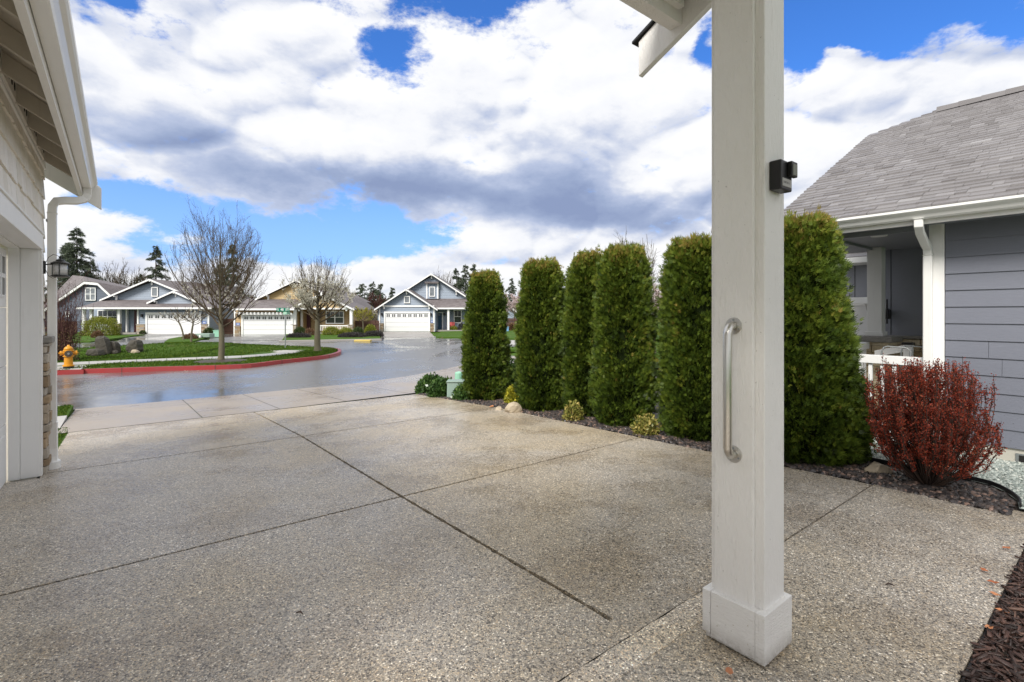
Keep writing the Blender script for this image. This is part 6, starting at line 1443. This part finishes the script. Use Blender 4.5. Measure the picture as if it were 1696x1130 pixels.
# --- hedge of clipped arborvitae columns
def arbor(label, a, b, r, ztop, seed, lean=(0, 0), taper=.74, n=26000, clumps=1500, prof=None):
    r_ = np.random.default_rng(seed); zb = gz(a) + .02; c = np.array(N.p(a, b, zb)); h = ztop - zb; t = thing('arborvitae', label, 'hedge shrub', tuple(c), 'clipped arborvitae columns along the driveway')
    knots = [(0, .80), (.08, .97), (.25, 1.0), (.55, .93), (.8, (1 + taper) / 2), (.94, taper), (.985, taper * .82), (1, taper * .6)]
    knots = prof or knots
    kz = [k[0] for k in knots]; kr = [k[1] for k in knots]
    ph = r_.uniform(0, 6.28, 10); kk = r_.integers(1, 6, 10); kzz = r_.uniform(1, 7, 10)
    lump = lambda th, z: sum(np.sin(kk[q] * th + kzz[q] * z + ph[q]) for q in range(10)) / 10
    R_ = lambda th, z: r * np.interp(z / h, kz, kr) * (1 + .13 * lump(th, z))
    # clumps on the sides and on the top
    nt = int(clumps * .09); ns = clumps - nt
    th = r_.uniform(0, 6.283, ns); z = h * r_.uniform(0.0, .985, ns); rr = R_(th, z) * (1 + r_.normal(0, .045, ns)); C = np.stack([np.cos(th) * rr, np.sin(th) * rr, z], 1); D = np.stack([np.cos(th), np.sin(th), r_.normal(.30, .28, ns)], 1)
    th2 = r_.uniform(0, 6.283, nt); r2 = r * taper * .92 * np.sqrt(r_.uniform(0, 1, nt)); C2 = np.stack([np.cos(th2) * r2, np.sin(th2) * r2, h + r_.normal(0, .018, nt) - .06 * (r2 / (r * taper)) ** 3], 1); D2_ = np.stack([np.cos(th2) * .3, np.sin(th2) * .3, np.ones(nt)], 1)
    C = np.vstack([C, C2]); D = norm(np.vstack([D, D2_])); ct = r_.normal(0, .15, len(C)); pr = r_.normal(0, .034, len(C)); n = int(n * 2.0)
    k = r_.integers(0, len(C), n); d = norm(D[k] + r_.normal(0, .42, (n, 3)) + np.array([0, 0, .55])); P = C[k] + D[k] * (pr[k] - .058)[:, None] + r_.normal(0, .030, (n, 3)) * np.array([1, 1, 1.2])
    L_ = r_.uniform(.038, .080, n); roll = np.cross(D[k], np.array([0, 0, 1.])) + r_.normal(0, .45, (n, 3))
    Mx = orient(d, roll) * L_[:, None, None] * np.array([[.8, 1, 1]])[:, None, :]
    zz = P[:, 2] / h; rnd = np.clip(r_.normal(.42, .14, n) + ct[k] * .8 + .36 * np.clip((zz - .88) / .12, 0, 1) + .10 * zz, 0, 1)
    P += c; P[:, 0] += lean[0] * zz; P[:, 1] += lean[1] * zz
    # dark twiggy core
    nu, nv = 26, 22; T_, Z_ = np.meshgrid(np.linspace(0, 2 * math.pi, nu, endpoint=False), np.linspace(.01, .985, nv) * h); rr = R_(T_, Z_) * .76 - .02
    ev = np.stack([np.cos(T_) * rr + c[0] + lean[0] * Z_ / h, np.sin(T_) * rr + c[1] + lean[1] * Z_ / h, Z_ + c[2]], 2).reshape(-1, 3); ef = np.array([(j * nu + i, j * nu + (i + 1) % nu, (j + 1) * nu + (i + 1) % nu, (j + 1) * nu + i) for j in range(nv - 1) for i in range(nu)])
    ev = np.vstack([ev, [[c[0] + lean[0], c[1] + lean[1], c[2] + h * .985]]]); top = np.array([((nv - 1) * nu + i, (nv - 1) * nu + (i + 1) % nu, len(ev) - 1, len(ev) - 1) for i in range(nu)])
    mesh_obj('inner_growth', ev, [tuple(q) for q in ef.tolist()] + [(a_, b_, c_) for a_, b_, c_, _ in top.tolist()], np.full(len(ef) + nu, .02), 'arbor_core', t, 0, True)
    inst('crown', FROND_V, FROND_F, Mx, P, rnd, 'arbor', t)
    # a few untrimmed shoots on the top
    m = 26; th = r_.uniform(0, 6.283, m); r2 = r * taper * np.sqrt(r_.uniform(0, 1, m)); segs = []; fp = []; fd_ = []
    for q in range(m):
        p0 = c + np.array([math.cos(th[q]) * r2[q] + lean[0], math.sin(th[q]) * r2[q] + lean[1], h - .02]); ln = r_.uniform(.05, .16); p1 = p0 + np.array([r_.normal(0, .02), r_.normal(0, .02), ln]); segs.append((np.array([p0, (p0 + p1) / 2, p1]), [.003, .0025, .0015]))
        for w_ in range(3): fp.append(p0 + (p1 - p0) * r_.uniform(.3, .9)); fd_.append([r_.normal(), r_.normal(), 1.2])
    v, f = tubes_np(segs, 4); mesh_obj('shoots', v, f, np.full(len(f), .7), 'twig', t)
    fp = np.array(fp); fd_ = np.array(fd_); inst('shoot_fronds', FROND_V, FROND_F, orient(fd_) * .035, fp, r_.uniform(.6, 1, len(fp)), 'arbor', t)
    sv, sf = tubes_np([(np.array([c - [0, 0, .05], c + [0, 0, .4]]), [.06, .05])], 8); mesh_obj('trunk', sv, sf, np.full(len(sf), .4), 'stem', t)
    return t
arbor('farthest hedge column, beside the street end of the driveway', 8.15, 5.74, .44, 2.29, 101, taper=.62, n=20000, clumps=1500)
arbor('second farthest hedge column, tapering, behind the tan boulder', 6.4, 5.70, .44, 2.35, 102, taper=.72, n=22000)
arbor('left half of the touching pair of hedge columns', 5.5, 5.88, .38, 2.42, 103, taper=.62, n=19000, clumps=1200)
arbor('right half of the touching pair of hedge columns', 4.66, 5.74, .43, 2.42, 104, taper=.68, n=23000)
arbor('hedge column immediately left of the porch post', 3.48, 5.80, .48, 2.40, 105, taper=.80, n=26000, clumps=1600)
arbor('nearest hedge column, right of the porch post, bulging at its base', 2.275, 5.75, .60, 2.47, 106, taper=.55, n=38000, clumps=1900, prof=[(0, .80), (.06, .97), (.18, 1.0), (.30, .86), (.5, .76), (.65, .66), (.78, .57), (.92, .53), (.98, .44), (1, .30)])

# --- red barberry
pb = gr(1537, 803, .0); bb_ = thing('barberry_bush', 'round red barberry bush with bare lower stems in front of grey siding', 'bush', pb, None)
r_ = np.random.default_rng(5); segs = []; lp = []; ldr = []
for i in range(190):
    a = r_.uniform(0, 6.283); u = math.sqrt(r_.uniform(0, 1)); R0 = .475 * u * r_.uniform(.85, 1.08); top = 1.05 * (1 - .16 * u ** 3) * (1 if u < .8 else r_.uniform(.55, 1)) + r_.normal(0, .045); b0 = np.array(pb) + np.array([math.cos(a) * .05 * u, math.sin(a) * .05 * u, 0])
    e = np.array(pb) + np.array([math.cos(a) * R0, math.sin(a) * R0, top]); mid_ = b0 + np.array([math.cos(a) * R0 * .95, math.sin(a) * R0 * .95, top * (.62 - .22 * u)]); B = bez(b0, mid_, e, 9); B[2:-1] += r_.normal(0, .008, (6, 3)); segs.append((B, np.linspace(.0065, .0016, 9)))
    for q in range(9):
        vv = r_.uniform(.28, .97); k = int(vv * 8); p = B[k]; dr_ = norm(norm(B[min(k + 1, 8)] - B[k]) + r_.normal(0, .35, 3)); ln = r_.uniform(.06, .15); S = np.array([p, p + dr_ * ln * .5, p + dr_ * ln + np.array([0, 0, ln * .15])])
        if S[-1][2] > pb[2] + 1.1: continue
        segs.append((S, [.003, .0022, .0012]))
        for w_ in range(9): lp.append(p + (S[-1] - p) * r_.uniform(.05, 1)); ldr.append(dr_)
    for w_ in range(26):
        vv = r_.uniform(.36, 1) ** .8; k = min(7, int(vv * 8)); lp.append(B[k] + (B[k + 1] - B[k]) * (vv * 8 - k)); ldr.append(norm(B[k + 1] - B[k]))
v, f = tubes_np(segs, 4); mesh_obj('stems', v, f, r_.uniform(0, 1, len(f)), 'stem', bb_)
lp = np.array(lp); ldr = np.array(ldr); rep = 3; lp = np.repeat(lp, rep, axis=0); ldr = np.repeat(ldr, rep, axis=0); n = len(lp)
Mx = orient(ldr * .4 + r_.normal(0, .6, (n, 3))) * (r_.uniform(.009, .0185, n))[:, None, None] * np.array([[1.25, 1, 1]])[:, None, :]
hh = (lp[:, 2] - pb[2]); inst('foliage', LEAF_V, LEAF_F, Mx, lp + r_.normal(0, .009, (n, 3)), np.clip(r_.normal(.5, .22, n), 0, 1), 'redleaf', bb_)

# --- low shrubs on the near right
def spot(x, y, z): return gr(x, y, z)
def bushpx(name, label, cat, x0, x1, yt, yb, z, n, mat, ls, **k):
    p = gr((x0 + x1) / 2, yb, z); d = p[1]; rx = (x1 - x0) / 2 / F_PX * d; h = (yb - yt) / F_PX * d; return leafcloud(name, label, cat, (p[0], p[1] + rx * .7, p[2]), (rx, rx * k.pop('dy', .9), h * .86), n, mat, ls, **k)
bushpx('laurel_shrub', 'low glossy laurel shrub at the street corner of the driveway', 'shrub', 691, 733, 626, 654, -.33, 3200, 'laurel', .075, seed=1, up=.8, group='low laurel shrubs')
bushpx('laurel_shrub', 'low glossy laurel shrub touching the grey-green utility box', 'shrub', 712, 752, 631, 661, -.30, 3200, 'laurel', .075, seed=2, up=.8, group='low laurel shrubs')
bushpx('laurel_shrub', 'small laurel shrub between utility box and farthest hedge column', 'shrub', 752, 790, 640, 668, -.28, 2200, 'laurel', .07, seed=3, up=.8, group='low laurel shrubs')
bushpx('golden_shrub', 'bright golden shrub between the two farthest hedge columns, behind boulder', 'shrub', 837, 872, 640, 672, -.18, 1600, 'goldleaf', .05, seed=4, up=.8, group='golden shrubs')
bushpx('golden_shrub', 'pale variegated shrub left of the touching hedge pair', 'shrub', 938, 964, 668, 701, -.12, 600, 'varleaf', .045, seed=5, up=.8, group='golden shrubs', lump=.6)
bushpx('golden_shrub', 'variegated yellow shrub right of the touching hedge pair', 'shrub', 1056, 1092, 694, 724, -.08, 900, 'varleaf', .042, seed=6, up=.8, group='golden shrubs', lump=.6)
bushpx('laurel_shrub', 'dark leafy shrub behind the gap between the farthest hedge columns', 'shrub', 834, 868, 598, 648, -.3, 1500, 'laurel', .08, seed=7, up=.6, group='low laurel shrubs')
# --- shrubs across the street
far_b = [('round_bush', 'wide rounded yellow-green bush in front of the light blue house', 124, 178, 524, 557, -.42, 4200, 'yellowgreen', .13, 2.6),
         ('bush', 'dark green bush beside the stone pier of the light blue house', 170, 190, 535, 552, -.45, 900, 'bushgreen', .16, 2),
         ('bush', 'brownish low bush under the yellow-green one', 148, 165, 548, 560, -.42, 500, 'drybrown', .14, 2),
         ('bush', 'small dark bush at the garage stone of the light blue house', 229, 239, 547.5, 553.5, -.48, 300, 'bushgreen', .12, 2),
         ('bush', 'green bush beside the light green cabinet', 333, 352, 543, 557, -.45, 900, 'bushgreen', .16, 2),
         ('bush', 'brown mounded plant under the saplings', 298, 322, 553.5, 562, -.42, 600, 'drybrown', .13, 2),
         ('round_bush', 'round clipped green bush left of the tan house door', 484, 504, 541.5, 556, -.42, 1300, 'bushgreen', .12, 2.2),
         ('bush', 'brown bush under the cream blossom tree', 503, 519, 544, 556, -.42, 700, 'drybrown', .12, 2),
         ('bush', 'yellow-green bush left of the tan house railing', 530, 560, 541, 555.5, -.42, 1500, 'yellowgreen', .12, 2),
         ('bush', 'yellow-green bush before the right half of the tan house railing', 557, 583, 543, 555, -.42, 1300, 'yellowgreen', .12, 2),
         ('round_bush', 'round green bush in front of the tan house right pier', 582, 600, 542, 556, -.42, 1100, 'bushgreen', .11, 2.2),
         ('bush', 'mid green bush at the right end of the tan house bed', 602, 621, 537.5, 554, -.42, 1200, 'yellowgreen', .13, 2),
         ('heather', 'dark grey heather mound left of the tan house bed', 470, 508, 553, 559.5, -.4, 1500, 'heather', .12, 2.5),
         ('heather', 'long dark heather mound in front of the tan house bushes', 556, 600, 552, 559, -.4, 1800, 'heather', .12, 2.5),
         ('heather', 'dark heather mound at the navy-door house drive edge', 600, 632, 549, 557.5, -.4, 1500, 'heather', .12, 2.5),
         ('bush', 'light green bush under the navy-door house porch', 743, 758, 540.5, 549, -.5, 700, 'yellowgreen', .14, 2),
         ('bush', 'purple-brown bush beside the farthest hedge column across the street', 757, 772, 535, 549, -.5, 700, 'heather', .14, 2),
         ('round_bush', 'brown rounded bush before the far board fence', 842, 852, 536, 549, -.5, 700, 'drybrown', .2, 2)]
for i, (nm, lab, x0, x1, yt, yb, z, n, mat, ls, sh) in enumerate(far_b):
    bushpx(nm, lab, 'bush', x0, x1, yt, yb, z, n, mat, ls * .62, seed=200 + i, group='garden bushes across the street', shape=sh, dy=.7)
p = gr(151, 562, -.42); mb = MB()
# small yellowish tree and red-leaved trees right of the tan house
BLM[0] = 'goldleaf'
bare_tree('small_tree', 'small budding yellow-green tree at the right end of the tan house', 'tree', (PX(601, 47), 47, -.42), PZ(507, 47) + .42, 1.35, .06, 1.2, 'small trees right of the tan house', 90, 14, 6, 4, lambda q: np.full(len(q), .8), tw=.012, bl_size=.045, bl_n=1)
BLM[0] = 'blossom'
bare_tree('small_tree', 'pale blossoming small tree at the left edge of the navy-door house', 'tree', (PX(617, 58), 58, -.45), PZ(512, 58) + .45, 1.4, .06, 1.2, 'small trees right of the tan house', 91, 14, 6, 4, lambda q: np.full(len(q), .5), tw=.014, bl_size=.06, bl_n=1)
for (x, yt, d, r, sd_, lab) in ((608, 484, 75, 4.2, 92, 'dark red twiggy tree in front of the conifers right of the tan house'), (425, 487, 72, 4.0, 93, 'reddish bare tree top behind the tan house left roof')):
    bare_tree('red_tree', lab, 'tree', (PX(x, d), d, -.5), PZ(yt, d) + .5, r, .14, 1.6, 'reddish trees behind the tan house', sd_, 26, 11, 6, None, 'treebark_dark', 'redtwig', tw=.03)
BLM[0] = 'pinkblossom'
for (x, yt, d, r, sd_, lab) in ((852, 484, 74, 3.6, 94, 'pale blossom tree glimpsed between the two farthest hedge columns'), (1082, 455, 26, 1.7, 95, 'pinkish blossom tree glimpsed beside the neighbouring downspout')):
    bare_tree('blossom_tree', lab, 'tree', (PX(x, d), d, -.5), PZ(yt, d) + .5, r, .12, 1.5, 'pale blossom trees behind the hedge', sd_, 20, 8, 5, lambda q: np.full(len(q), .8), tw=.012, bl_size=.11 if d > 50 else .05, bl_n=1)
# red twig shrub at the far left
pl = gr(96, 600, LAWN); t = thing('twig_shrub', 'tall reddish twiggy shrub with brown leaves behind the fire hydrant', 'shrub', pl); r_ = np.random.default_rng(8); segs = []; lp = []
for i in range(110):
    a = r_.uniform(0, 6.283); u = r_.uniform(.1, 1); hh = r_.uniform(1.2, 3.0); b0 = np.array(pl) + np.array([-.3 + r_.normal(0, .25), .4 + r_.normal(0, .2), 0]); e = b0 + np.array([math.cos(a) * 1.0 * u, math.sin(a) * .7 * u, hh]); B = bez(b0, b0 + (e - b0) * .4 + np.array([0, 0, .3]), e, 6); segs.append((B, np.linspace(.012, .004, 6)))
    for q in range(6):
        k = r_.integers(2, 6); p0 = B[k]; S = np.array([p0, p0 + r_.normal(0, .12, 3) + [0, 0, .18], p0 + r_.normal(0, .2, 3) + [0, 0, .4]]); segs.append((S, [.005, .004, .003]))
    for q in range(24): v_ = r_.uniform(0, .62); lp.append(b0 + (e - b0) * v_ + r_.normal(0, .09, 3))
v, f = tubes_np(segs, 4); mesh_obj('stems', v, f, r_.uniform(0, 1, len(f)), 'redtwig', t); lp = np.array(lp); n = len(lp); inst('foliage', LEAF_V, LEAF_F, orient(r_.normal(size=(n, 3))) * .06, lp, r_.uniform(0, 1, n), 'drybrown', t)
# far background wood reading as one mass along the horizon
def treebelt(x0, x1, d, hmin, hmax, n, seed, label, mat):
    r_ = np.random.default_rng(seed); X = r_.uniform(x0, x1, n); nt = 60; cx_ = np.linspace(x0, x1, nt) + r_.normal(0, 2, nt); ch_ = r_.uniform(hmin, hmax, nt); cw_ = (x1 - x0) / nt * r_.uniform(.8, 1.5, nt); k = r_.integers(0, nt, n)
    u = r_.uniform(0, 1, n); z = -.5 + ch_[k] * u; X = cx_[k] + r_.normal(0, .45, n) * cw_[k] * (1 - u) ** .6; P = np.stack([X, d + r_.normal(0, 3, n), z], 1)
    Mx = orient(r_.normal(size=(n, 3)) * [1, 1, .5]) * r_.uniform(.8, 1.7, n)[:, None, None]; stuff(inst('woodland', FROND_V, FROND_F, Mx, P, np.clip(r_.normal(.4, .2, n), 0, 1), mat), label, 'woodland')
treebelt(-220, 120, 150, 4, 9, 22000, 300, 'far dark wood running along the horizon behind the houses', 'needle')
